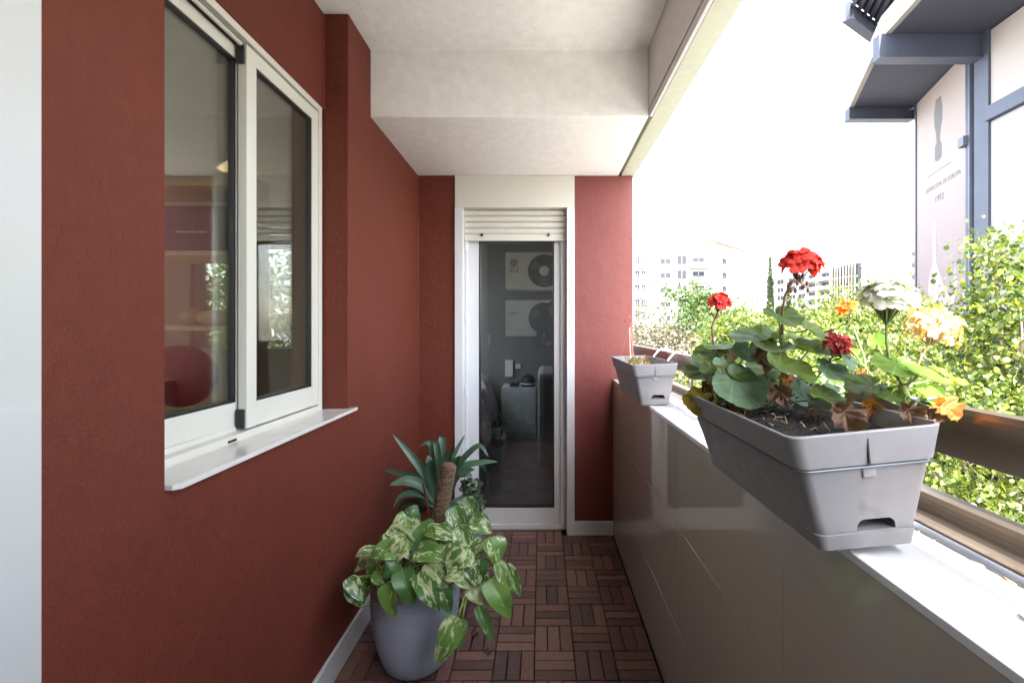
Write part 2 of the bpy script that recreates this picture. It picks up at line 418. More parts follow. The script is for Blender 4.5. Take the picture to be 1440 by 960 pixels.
def text_mesh(body, size, depth, font_bold=False):
    cu = bpy.data.curves.new('lettering', 'FONT'); cu.body = body; cu.size = size; cu.extrude = depth
    cu.align_x = 'CENTER'; cu.align_y = 'CENTER'
    ob = bpy.data.objects.new('tmp', cu); COL.objects.link(ob)
    me = bpy.data.meshes.new_from_object(ob); bpy.data.objects.remove(ob)
    return me
def lettering(name, body, size, m, parent, mtx, depth=0.001):
    me = text_mesh(body, size, depth); me.materials.clear(); me.materials.append(m)
    me.transform(mtx); me.transform(Matrix.Translation(-Vector(parent.location)))
    o = bpy.data.objects.new(name, me); COL.objects.link(o); o.parent = parent
    return o

# ================================================================ THE BALCONY
YW = 2.80
# floor: acacia deck tiles, squares of three slats turned alternately
fb = MB()
X0, X1 = -0.725, 0.430
for k in range(-7, 14):
    ya = 1.793 + 0.15 * k - 1.05 * 0
    if ya > 2.94 or ya < -1.0: continue
    for i in range(-5, 4):
        xa = -0.025 + 0.15 * i
        horiz = ((i + k) % 2 == 1)   # slats running along x
        for q in range(3):
            g = 0.0024
            if horiz: a = [xa + g, xa + 0.15 - g, ya + 0.05 * q + g, ya + 0.05 * (q + 1) - g]; ax = 0
            else: a = [xa + 0.05 * q + g, xa + 0.05 * (q + 1) - g, ya + g, ya + 0.15 - g]; ax = 1
            ylim = 2.9 if -0.47 < (a[0] + a[1]) / 2 < 0.15 else YW
            a = [max(a[0], X0), min(a[1], X1), a[2], min(a[3], ylim)]
            if a[1] - a[0] < 0.004 or a[3] - a[2] < 0.004: continue
            dz = random.uniform(-0.0006, 0.0006)
            fb.box(*a, -0.014, dz, axis=ax)
struct(fb.build('floor', M['wood'], bev=0.0012))
struct(MB().box(-0.95, 0.62, -1.2, 3.0, -0.25, -0.011).build('floor_base', M['wooddark']))

# red wall: one solid with the window niche and the return beside the door
xs = [-0.95, -0.83, -0.737, -0.516]; ys = [0.683, 0.917, 1.787, YW, 3.0]; zs = [-0.012, 0.919, 2.073, 2.438]
def fillw(i, j, k):
    if j == 3: return k < 3
    if i == 2: return False
    if j == 1 and i == 1 and k >= 1: return False
    if j == 1 and i == 0 and k == 1: return False
    return True
rw = MB().cells(xs, ys, zs, fillw).build('red_wall', M['red'], bev=0.004)
tag(rw, 'dark red stucco wall on the left holding the sliding window in its recess', 'wall')
pl = MB().box(0.200, 0.550, YW, 3.1, -0.012, 2.1478).build('pillar', M['redp'], bev=0.005)
tag(pl, 'pinkish red plaster pillar between the glass door and the open side of the balcony', 'pillar')

# skirting
sk = MB().box(-0.7365, -0.724, 0.684, YW - 0.001, 0.0, 0.10).build('skirting_board', M['skirt'], bev=0.002)
tag(sk, 'pale grey skirting along the foot of the long red wall', 'skirting')
sk = MB().box(0.190, 0.4295, YW - 0.013, YW - 0.0005, 0.0, 0.082).build('skirting_board', M['skirt'], bev=0.002)
tag(sk, 'short pale skirting at the foot of the red pillar', 'skirting')

# ceiling with cross beam
cs = MB().cells([-0.95, -0.737, 0.465], [-1.2, 2.02, 3.1], [2.148, 2.44, 2.75],
                lambda i, j, k: k == 1 or (j == 1 and True)).build('ceiling', M['ceil'], bev=0.006)
struct(cs)
# edge beam along the open side
eb = thing('edge_beam', 'grey green concrete beam running along the open edge of the ceiling', 'beam', (0.51, 1.0, 2.148))
MB().box(0.480, 0.563, -1.2, 3.6, 2.148, 3.4).build('beam_body', M['beam'], eb, bev=0.003)
plab(MB().box(0.4655, 0.4795, -1.2, 2.019, 2.186, 2.439).build('inner_face', M['beamin'], eb, bev=0.001), 'mauve grey painted inner face')
plab(MB().box(0.4675, 0.4797, -1.2, 2.019, 2.1485, 2.180).build('drip_strip', M['beamin'], eb, bev=0.001), 'thin painted strip below the groove')

# parapet
pa = thing('parapet', 'waist high parapet clad in polished beige tiles with a pale glossy ledge', 'parapet', (0.5, 1.0, 0))
MB().box(0.441, 0.640, -1.2, 3.3, -0.6, 0.9165).build('wall_core', M['grout'], pa)
tb = MB(); yj = [-1.2, -1.063, -0.431, 0.200, 0.831, 1.464, 2.097, YW]
for a, b in zip(yj[:-1], yj[1:]):
    for c, d in ((0.0, 0.29), (0.29, 0.612), (0.612, 0.9165)):
        tb.box(0.430, 0.4405, a + 0.0006, b - 0.0006, c + 0.0006, d - 0.0006)
tb.build('tile_cladding', M['tile'], pa, bev=0.0006, segs=1)
lb = MB()
for a, b in zip([-1.2, 0.40, 1.64, 2.9], [0.40, 1.64, 2.9, 3.3]):
    xe = 0.574 if a < 2.8 else 0.574
    lb.box(0.4285, xe, a + 0.0008, (b - 0.0008 if b != 2.9 else YW - 0.001), 0.917, 0.929) if a < 2.8 else None
lb.build('ledge', M['ledge'], pa, bev=0.0012)
MB().box(0.576, 0.650, -1.2, 3.3, 0.917, 0.926).build('outer_coping', M['ledge'], pa, bev=0.002)

# railing
ra = thing('railing', 'bronze metal railing of two flat bars along the outside of the parapet', 'railing', (0.6, 1.0, 0.926))
def bar(z0, z1, x0, x1, bulge):
    prof = []
    for i in range(9):
        t = i / 8; z = z0 + (z1 - z0) * t
        prof.append((x0 - bulge * math.sin(math.pi * t) ** 0.6 if bulge else x0, z))
    rings = []
    for y in (-1.2, 3.6):
        rings.append([(px_, y, z) for px_, z in prof] + [(x1, y, z1), (x1, y, z0)])
    return MB().loft(rings)
bar(1.050, 1.124, 0.602, 0.626, 0.003).build('top_bar', M['bronze'], ra, bev=0.001)
bar(0.938, 0.990, 0.582, 0.612, 0.008).build('bottom_bar', M['bronze'], ra, bev=0.001)
for y in (-0.1, 1.88, 3.3):
    boxo('post', M['bronze'], ra, 0.606, 0.618, y - 0.008, y + 0.008, 0.9262, 1.055)
    boxo('foot', M['bronze'], ra, 0.598, 0.618, y - 0.02, y + 0.02, 0.9262, 0.938)

dbm = MB(); rg = random.Random(4)
for q in range(150):
    x = rg.uniform(0.566, 0.581) if rg.random() < 0.8 else rg.uniform(0.50, 0.57); y = rg.uniform(0.1, 2.7); a = rg.uniform(-.6, .6) + (1.57 if rg.random() < .7 else 0); L = rg.uniform(0.004, 0.022)
    z = 0.9305
    dbm.tube([(x, y, z), (min(.579, x + math.cos(a) * L), y + math.sin(a) * L, z + 0.001)], rg.uniform(0.0005, 0.0013), 4)
dbo = dbm.build('ledge_debris', M['stalkdry'], smooth=True); tag(dbo, 'dry twigs and dust caught along the foot of the bottom rail', 'debris'); dbo['kind'] = 'stuff'
# white glossy door at the near left, seen edge on
wd = thing('white_door', 'glossy white door leaf at the left edge, reflecting the trees', 'door', (-0.76, -0.1, 0))
boxo('leaf', M['gloss'], wd, -0.79, -0.729, -0.75, 0.6825, 0.0, 2.438)
boxo('handle', M['alu'], wd, -0.728, -0.70, -0.62, -0.60, 1.0, 1.14)

# end wall behind the camera with two outdoor units
ew = tag(MB().box(-0.95, 0.62, -1.2, -0.75, 0, 2.439).build('end_wall', mat('end_wall_paint', (0.20, 0.18, 0.15), 0.85), bev=0.003), 'plain end wall seen mirrored in the door glass behind the cooling units', 'wall')
def ac_unit(z0, z1, label, logo):
    t = thing('air_conditioner', label, 'air conditioner', (-0.1, -0.6, z0), group='outdoor cooling units on the end wall')
    MB().box(-0.48, 0.30, -0.70, -0.42, z0, z1).build('casing', M['acw'], t, bev=0.012)
    cz = (z0 + z1) / 2; cx = 0.04; r = (z1 - z0) * 0.43
    g = MB()
    for q in range(9):
        rr = r * (0.35 + 0.65 * q / 8)
        g.tube([(cx + rr * math.cos(a), -0.412, cz + rr * math.sin(a)) for a in np.linspace(0, 2 * math.pi, 40)[:-1]], 0.003, 5, closed=True)
    g.build('grille', M['acdark'], t)
    f = MB().tube([(cx, -0.4195, cz), (cx, -0.415, cz)], r, 40); f.build('fan_opening', M['acdark'], t)
    if logo: MB().tube([(cx, -0.416, cz), (cx, -0.405, cz)], r * 0.30, 30).build('fan_hub', M['acw'], t)
    fan = MB()
    for q in range(3):
        a0 = q * 2.094
        fan.poly([(cx + rr * math.cos(a0 + da), -0.4135 + dy, cz + rr * math.sin(a0 + da)) for rr, da, dy in ((r * .3, 0, 0), (r * .92, .1, 0), (r * .95, .9, .002), (r * .3, .7, .002))])
    fan.build('fan_blades', M['planter'], t)
    for x in (-0.38, 0.2): boxo('bracket', M['wire'], t, x, x + 0.03, -0.75, -0.43, z0 - 0.03, z0 - 0.001)
    mt = lambda x, z: Matrix.Translation((x, -0.418, z)) @ Matrix.Rotation(math.pi, 4, 'Z') @ Matrix.Rotation(R(90), 4, 'X')
    if logo:
        MB().tube([(-0.365, -0.4195, z1 - 0.14), (-0.365, -0.4165, z1 - 0.14)], 0.05, 30).build('emblem', M['lgred'], t)
        lettering('emblem_letters', 'LG', 0.055, M['acw'], t, Matrix.Translation((-0.365, -0.4155, z1 - 0.14)) @ Matrix.Rotation(math.pi, 4, 'Z') @ Matrix.Rotation(R(90), 4, 'X'))
        lettering('lettering', 'LG', 0.10, M['print'], t, mt(-0.365, z1 - 0.235))
    else:
        for q in range(6): boxo('printed_mark', M['print'], t, -0.435 + q * 0.018, -0.421 + q * 0.018, -0.4163, -0.4155, z1 - 0.185, z1 - 0.168, bev=0)
        boxo('side_panel', M['acw'], t, -0.47, -0.28, -0.419, -0.4165, z0 + 0.03, z1 - 0.04)
ac_unit(1.74, 2.24, 'upper cooling unit with a red round emblem, mirrored in the door glass', True)
ac_unit(1.12, 1.60, 'lower cooling unit with a dark fan, mirrored in the door glass', False)

# ---------------------------------------------------------------- sliding window
XF = -0.832
sw = thing('sliding_window', 'white aluminium sliding window with two glazed leaves set in the red wall', 'window', (-0.86, 1.35, 0.93))
Y0, Y1, Z0, Z1 = 0.917, 1.776, 0.925, 2.073
wf = MB()
xs = [-0.93, -0.897, -0.893, -0.865, -0.861, XF]
# outer frame as four mitred profiles with two running grooves
def frame_ring(x0, x1, w, inner=False, y0=Y0, y1=Y1, z0=Z0, z1=Z1):
    m = MB()
    m.cells([x0, x1], [y0, y0 + w, y1 - w, y1], [z0, z0 + w, z1 - w, z1], lambda i, j, k: not (j == 1 and k == 1))
    return m
frame_ring(-0.93, XF, 0.022).build('outer_frame', M['alu'], sw, bev=0.0015)
MB().box(-0.8655, -0.8625, Y0 + 0.0225, Y1 - 0.0225, Z0 + 0.0222, Z0 + 0.036).build('track', M['alu'], sw)
MB().box(-0.8655, -0.8625, Y0 + 0.0225, 1.327, Z1 - 0.036, Z1 - 0.0222).build('track', M['black'], sw)
# a light guide rail seen above the near leaf
MB().tube([(-0.848, 0.93, Z1 - 0.034), (-0.848, 1.318, Z1 - 0.034)], 0.0055, 8).build('guide_rail', M['alu'], sw)
def sash(x0, x1, ya, yb, wl, wr, wb, wt):
    t = MB().cells([x0, x1], [ya, ya + wl, yb - wr, yb], [Z0 + 0.027, Z0 + 0.027 + wb, Z1 - 0.03 - wt, Z1 - 0.03], lambda i, j, k: not (j == 1 and k == 1)).build('sash', M['alu'], sw, bev=0.0015)
    ga = MB().cells([x0 + 0.004, x1 - 0.0035], [ya + wl - 0.002, ya + wl + 0.006, yb - wr - 0.006, yb - wr + 0.002],
         [Z0 + 0.027 + wb - 0.002, Z0 + 0.027 + wb + 0.006, Z1 - 0.03 - wt - 0.006, Z1 - 0.03 - wt + 0.002], lambda i, j, k: not (j == 1 and k == 1)).build('gasket', M['black'], t)
    ga.location = Vector(); ga.parent = t
    for vv in ga.data.vertices: vv.co -= Vector(sw.location)
    g = MB().box((x0 + x1) / 2 - 0.002, (x0 + x1) / 2 + 0.002, ya + wl - 0.001, yb - wr + 0.001, Z0 + 0.027 + wb - 0.001, Z1 - 0.03 - wt + 0.001).build('glass_pane', M['gl_win'], t)
    for vv in g.data.vertices: vv.co -= Vector(sw.location)
    return t
s1 = sash(-0.893, -0.868, 0.945, 1.372, 0.04, 0.040, 0.075, 0.04)
s2 = sash(-0.861, -0.836, 1.327, 1.752, 0.046, 0.045, 0.072, 0.042)
for z0, z1 in ((1.985, 2.038), (0.953, 1.008)):
    boxo('end_cap', M['black'], sw, -0.863, -0.840, 1.318, 1.3265, z0, z1, bev=0.003)
boxo('drain_cap', M['black'], sw, XF + 0.0002, XF + 0.002, 1.24, 1.275, 0.931, 0.938)
boxo('corner_cap', M['black'], sw, -0.858, -0.838, 1.7525, 1.7538, 0.955, 0.972)
# sill
si = thing('window_sill', 'pale glossy stone sill projecting below the sliding window', 'window sill', (-0.78, 1.35, 0.9))
sv = MB()
top = 0.9242
pts = [(-0.945, 0.917), (-0.738, 0.917), (-0.722, 0.912), (-0.712, 0.925), (-0.712, 1.815), (-0.738, 1.815), (-0.738, 1.787), (-0.945, 1.787)]
pts = [(-0.829, 0.918), (-0.7365, 0.918), (-0.7365, 0.917), (-0.724, 0.917), (-0.7125, 0.929), (-0.7125, 1.815), (-0.7365, 1.815), (-0.7365, 1.786), (-0.829, 1.786)]
sv.loft([[(x, y, 0.9195) for x, y in pts], [(x, y, top + (0.0065 if x > -0.73 else 0.004 if x < -0.8 else 0.0055)) for x, y in pts]])
sv.build('slab', M['ledge'] if False else mat('sill_stone', (0.64, 0.62, 0.57), 0.18, 0, 0.06, 12), si, bev=0.0015)

# room behind the window
rm = MB().cells([-4.2, -4.1, -0.952, -0.95], [0.2, 0.3, 2.6, 2.7], [0, 0.1, 2.44, 2.5], lambda i, j, k: (i == 0 or j in (0, 2) or k in (0, 2)) and i < 2)
rmo = MB()
# far wall of that room with an opening for the added stand-in window
xa, xb, za, zb = -1.95, -1.375, 1.09, 1.86
rmo.cells([-4.2, -4.1, xa, xb, -0.951], [0.1, 0.2, 0.6, 2.3, 2.6, 2.72], [-0.01, 0.08, za, zb, 2.25, 2.44, 2.54],
          lambda i, j, k: (i == 0 or j in (0, 4) or k in (0, 5)) and not (i == 2 and j == 4 and k == 2) and not (i == 0 and k in (1, 2, 3) and j in (1, 2, 3)))  # left side wall opened up to brighten the room with daylight
rmo = rmo.build('study_room', M['roomwall']); tag(rmo, 'plain grey room seen dimly through the sliding window', 'room')
rwi = thing('stand_in_window', 'added study window with a slatted shutter, standing in for the door reflected in the pane', 'window', (-1.66, 2.66, 1.1))  # window added in place of a reflection in the sliding pane; also admits daylight
MB().cells([xa, xa + 0.03, xb - 0.03, xb], [2.63, 2.69], [za, za + 0.03, zb - 0.02, zb], lambda i, j, k: not (i == 1 and k == 1)).build('frame', M['alu'], rwi, bev=0.002)
sl = MB()
for q in range(4): sl.box(xa + 0.03, xb - 0.03, 2.645, 2.655, 1.68 + q * 0.042, 1.68 + q * 0.042 + 0.039)
sl.build('shutter', M['shut'], rwi, bev=0.002)
MB().box(xa + 0.03, xb - 0.03, 2.665, 2.669, za + 0.03, zb - 0.02).build('glass_pane', M['gl_win'], rwi)
# shelf unit
sh = thing('shelf_unit', 'open shelf unit with light oak boards behind the near window leaf', 'shelf', (-1.9, 2.35, 0.08))
for z in (1.93, 1.60, 1.245, 0.88, 0.45):
    boxo('shelf_board', M['oak'], sh, -2.4, -1.472, 2.2, 2.5, z - 0.022, z)
for x in (-2.42, -1.47): boxo('side_panel', M['oak'], sh, x, x + 0.019, 2.2, 2.5, 0.081, 2.0)
def ell(name, m, c, r, parent=None, n=16, sub=0):
    b = MB(); rings = []
    for i in range(1, n):
        a = math.pi * i / n
        rings.append([(c[0] + r[0] * math.sin(a) * math.cos(t), c[1] + r[1] * math.sin(a) * math.sin(t), c[2] - r[2] * math.cos(a)) for t in np.linspace(0, 2 * math.pi, 25)[:-1]])
    b.loft(rings); return b.build(name, m, parent, smooth=True)
t = thing('storage_box', 'dark purple box on the middle shelf behind the window', 'box', (-1.6, 2.35, 1.6))
MB().box(-1.86, -1.50, 2.23, 2.48, 1.6005, 1.82).build('body', M['purple'], t, bev=0.004)
for q in range(14):
    if q != 9: boxo('printed_mark', M['roomwall'], t, -1.74 + q * 0.0105, -1.7325 + q * 0.0105, 2.2285, 2.2295, 1.69, 1.699, bev=0)
t = thing('plush_toy', 'cream plush toy lying on the lower oak shelf', 'toy', (-1.6, 2.3, 1.245))
ell('body', M['cream'], (-1.60, 2.30, 1.285), (0.09, 0.06, 0.04), t)
ell('head', M['cream'], (-1.70, 2.28, 1.290), (0.045, 0.045, 0.045), t)
t = tag(ell('cushion', M['redsoft'], (-1.62, 2.10, 1.02), (0.16, 0.09, 0.14)), 'round dark red cushion below the plush toy', 'cushion')
t = thing('stand_in_lamp', 'small glowing cream lampshade standing in for a bright reflection above the top shelf', 'lamp', (-1.55, 2.35, 1.93))  # glowing shade made up to stand for a bright reflection in the glass
MB().lathe([(0.055, 0.11), (0.085, 0.075)], (-1.52, 2.35, 1.95), 24, False, False).build('lamp_shade', None, t, smooth=True)
ml, nt, b = nmat('stand_in_glow'); b.inputs['Base Color'].default_value = (0.8, 0.7, 0.5, 1); b.inputs['Emission Color'].default_value = (1, 0.78, 0.45, 1); b.inputs['Emission Strength'].default_value = 0.35
for o in t.children: o.data.materials[0] = ml
MB().lathe([(0.04, 0.001), (0.04, 0.01), (0.008, 0.02), (0.008, 0.1)], (-1.52, 2.35, 1.93), 16).build('stand', M['black'], t, smooth=True)

# ---------------------------------------------------------------- balcony door
dr = thing('balcony_door', 'white framed glass door at the end of the balcony under a rolled shutter', 'door', (-0.16, 2.86, 0))
boxo('jamb', M['pvc'], dr, -0.5155, -0.467, 2.785, 2.999, 0.0, 1.953)
boxo('jamb', M['pvc'], dr, 0.1535, 0.1995, 2.785, 2.999, 0.0, 1.953)
sb = boxo('shutter_box', M['shut'], dr, -0.5155, 0.1995, 2.790, 2.999, 1.9545, 2.1465)
bx = MB()
prof = []
z = 1.806
rings_l = []
m_ = MB()
for q in range(4):
    za_ = 1.806 + q * 0.0372
    pr = [(2.855, za_), (2.848, za_ + 0.003), (2.843, za_ + 0.012), (2.842, za_ + 0.02), (2.844, za_ + 0.029), (2.850, za_ + 0.0352), (2.862, za_ + 0.0352), (2.862, za_)]
    m_.loft([[(-0.466, y, z) for y, z in pr], [(0.1525, y, z) for y, z in pr]])
m_.build('shutter_slats', M['shut'], dr)
bo = boxo('shutter_bar', M['shut'], dr, -0.466, 0.1525, 2.842, 2.860, 1.765, 1.8055)
for x in (-0.36, 0.045):
    k = MB().tube([(x, 2.8415, 1.80), (x, 2.828, 1.80)], 0.008, 12).build('stop_knob', M['black'], bo)
    for vv in k.data.vertices: vv.co -= Vector(dr.location)
lf = MB().cells([-0.480, -0.380, 0.077, 0.158], [2.885, 2.935], [0.030, 0.132, 1.80, 1.88], lambda i, j, k: not (i == 1 and k == 1)).build('door_frame', M['pvc'], dr, bev=0.003)
boxo('hinge_strip', M['pvc'], dr, -0.466, -0.448, 2.866, 2.8845, 0.03, 1.79, bev=0.003)
for z in (0.85, 1.30, 1.74, 0.3):
    boxo('hinge', M['pvc'], dr, -0.4655, -0.450, 2.852, 2.8655, z - 0.035, z + 0.035, bev=0.003)
boxo('closing_strip', M['pvc'], dr, 0.118, 0.1530, 2.862, 2.8845, 0.03, 1.79, bev=0.003)
MB().cells([-0.384, -0.376, 0.073, 0.081], [2.8842, 2.925], [0.128, 0.136, 1.79, 1.81], lambda i, j, k: not (i == 1 and k == 1)).build('gasket', M['black'], dr)
MB().box(-0.382, 0.079, 2.905, 2.910, 0.130, 1.802).build('glass_pane', M['gl_door'], dr)
boxo('threshold', M['pvc'], dr, -0.4665, 0.153, 2.87, 2.999, -0.002, 0.0285)

# bedroom behind the door
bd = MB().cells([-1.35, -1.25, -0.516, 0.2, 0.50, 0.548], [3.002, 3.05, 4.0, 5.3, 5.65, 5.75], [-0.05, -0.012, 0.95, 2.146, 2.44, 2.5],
    lambda i, j, k: (i in (0, 4) or j == 4 or k in (0, 4) or (j == 0 and (i in (1, 3) or k == 3))) and not (i == 0 and j == 2 and k == 2)).build('bedroom', M['darkwall'])  # opening added in the left side wall so daylight reaches the bedroom
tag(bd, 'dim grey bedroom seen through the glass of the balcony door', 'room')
fl = MB()
for k in range(0, 18):
    for i in range(-8, 10):
        xa_ = -0.025 + 0.15 * i; ya_ = 3.06 + 0.15 * k
        if ya_ > 5.5 or xa_ < -1.24 or xa_ > 0.36: continue
        for q in range(3):
            if (i + k) % 2: fl.box(xa_ + .001, xa_ + .149, ya_ + .05 * q + .001, ya_ + .05 * q + .049, -0.0115, 0, axis=0)
            else: fl.box(xa_ + .05 * q + .001, xa_ + .05 * q + .049, ya_ + .001, ya_ + .149, -0.0115, 0, axis=1)
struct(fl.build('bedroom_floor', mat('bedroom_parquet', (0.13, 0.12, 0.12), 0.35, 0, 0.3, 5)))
t = thing('chest_of_drawers', 'small white chest with two drawers standing in the bedroom', 'cabinet', (-0.25, 5.4, 0))
boxo('body', M['cab'], t, -0.445, -0.05, 5.20, 5.62, 0.0, 0.565, bev=0.004)
for z in (0.06, 0.30): boxo('drawer', M['cab'], t, -0.435, -0.06, 5.185, 5.199, z, z + 0.232, bev=0.003)
t = thing('helmet', 'dark rounded helmet lying on the white chest', 'helmet', (-0.15, 5.38, 0.565))
rings = []
for i in range(9):
    a = math.pi / 2 * i / 8
    rings.append([(-0.15 + 0.085 * math.cos(a) * math.cos(q), 5.38 + 0.11 * math.cos(a) * math.sin(q), 0.566 + 0.04 + 0.10 * math.sin(a) * 0.98) for q in np.linspace(0, 6.283, 25)[:-1]] if i < 8 else [(-0.15 + 0.008 * math.cos(q), 5.38 + 0.008 * math.sin(q), 0.566 + 0.14) for q in np.linspace(0, 6.283, 25)[:-1]])
rings.insert(0, [(-0.15 + 0.08 * math.cos(q), 5.38 + 0.105 * math.sin(q), 0.566) for q in np.linspace(0, 6.283, 25)[:-1]])
MB().loft(rings).build('shell', M['acdark'], t, smooth=True)
MB().tube([(-0.15 + 0.083 * math.cos(q), 5.38 + 0.112 * math.sin(q), 0.598) for q in np.linspace(0, 6.283, 30)[:-1]], 0.008, 6, closed=True).build('rim', M['acw'], t, smooth=True)
t = thing('binoculars', 'small black binoculars lying on the white chest', 'binoculars', (-0.30, 5.3, 0.565))
for dx in (0, 0.05):
    MB().tube([(-0.33 + dx, 5.25, 0.595), (-0.32 + dx, 5.31, 0.597), (-0.315 + dx, 5.35, 0.598)], [0.028, 0.024, 0.018], 14).build('barrel', M['black'], t, smooth=True)
boxo('bridge', M['black'], t, -0.312, -0.288, 5.28, 5.31, 0.590, 0.604)
t = thing('sofa', 'grey upholstered sofa end standing upright in the bedroom', 'sofa', (0.4, 4.4, 0))
boxo('armrest', M['fabric'], t, -0.03, 0.16, 3.97, 4.85, 0.04, 0.845, bev=0.05)
boxo('seat', M['fabric'], t, 0.162, 0.49, 4.0, 4.7, 0.04, 0.42, bev=0.04)
boxo('backrest', M['fabric'], t, 0.162, 0.49, 4.702, 4.88, 0.04, 0.84, bev=0.05)
t = thing('bed', 'unmade bed with a crumpled mauve duvet at the left of the bedroom', 'bed', (-0.9, 4.9, 0))
boxo('base', M['cab'], t, -1.24, -0.56, 4.15, 5.6, 0.02, 0.3)
du = MB(); nn = 24
for i in range(nn + 1):
    for j in range(nn + 1):
        x = -1.24 + 0.76 * i / nn; y = 4.1 + 1.5 * j / nn
        e = max(0, (i / nn - 0.8) / 0.2)
        z = 0.62 + 0.05 * math.sin(x * 17 + y * 6) + 0.04 * math.sin(y * 15 - x * 9) - 0.42 * e ** 1.5
        du.v.append((x + 0.03 * math.sin(y * 13), y, max(0.08, z)))
for i in range(nn):
    for j in range(nn):
        a = i * (nn + 1) + j; du.face([a, a + nn + 1, a + nn + 2, a + 1])
o = du.build('duvet', M['duvet'], t, smooth=True); so = o.modifiers.new('thick', 'SOLIDIFY'); so.thickness = 0.02
boxo('mattress', M['cab'], t, -1.24, -0.58, 4.15, 5.58, 0.302, 0.52, bev=0.03)
t = thing('basket_planter', 'little white woven basket holding a leafy plant beside the chest', 'basket', (-0.50, 5.2, 0))
MB().lathe([(0.045, 0.0), (0.055, 0.10), (0.057, 0.16), (0.05, 0.16), (0.045, 0.13)], (-0.50, 5.15, 0), 20).build('basket', M['whitewire'], t, smooth=True)
lv = MB()
for q in range(26):
    a = random.uniform(0, 6.28); el = random.uniform(0.3, 1.4); L = random.uniform(0.12, 0.25)
    d = Vector((math.cos(a) * math.cos(el), math.sin(a) * math.cos(el), math.sin(el)))
    p = Vector((-0.50, 5.15, 0.14)); lv.blade([p, p + d * L * 0.6, p + d * L + Vector((0, 0, -0.05))], 0.03, (0, 0, 1), lambda t: math.sin(math.pi * min(1, t * 0.9 + 0.05)), 5, 2)
lv.build('foliage', M['jade'], t)
t = thing('wall_intercom', 'white intercom box on the far bedroom wall above the chest', 'intercom', (-0.37, 5.64, 0.74))
boxo('housing', M['whitewire'], t, -0.435, -0.34, 5.62, 5.649, 0.645, 0.845, bev=0.004)
boxo('socket', M['whitewire'], t, -0.31, -0.25, 5.635, 5.649, 0.74, 0.80, bev=0.003)
MB().tube([(-0.28, 5.63, 0.75), (-0.27, 5.615, 0.68), (-0.31, 5.61, 0.62), (-0.35, 5.60, 0.575)], 0.003, 6).build('cable', M['acdark'], t)

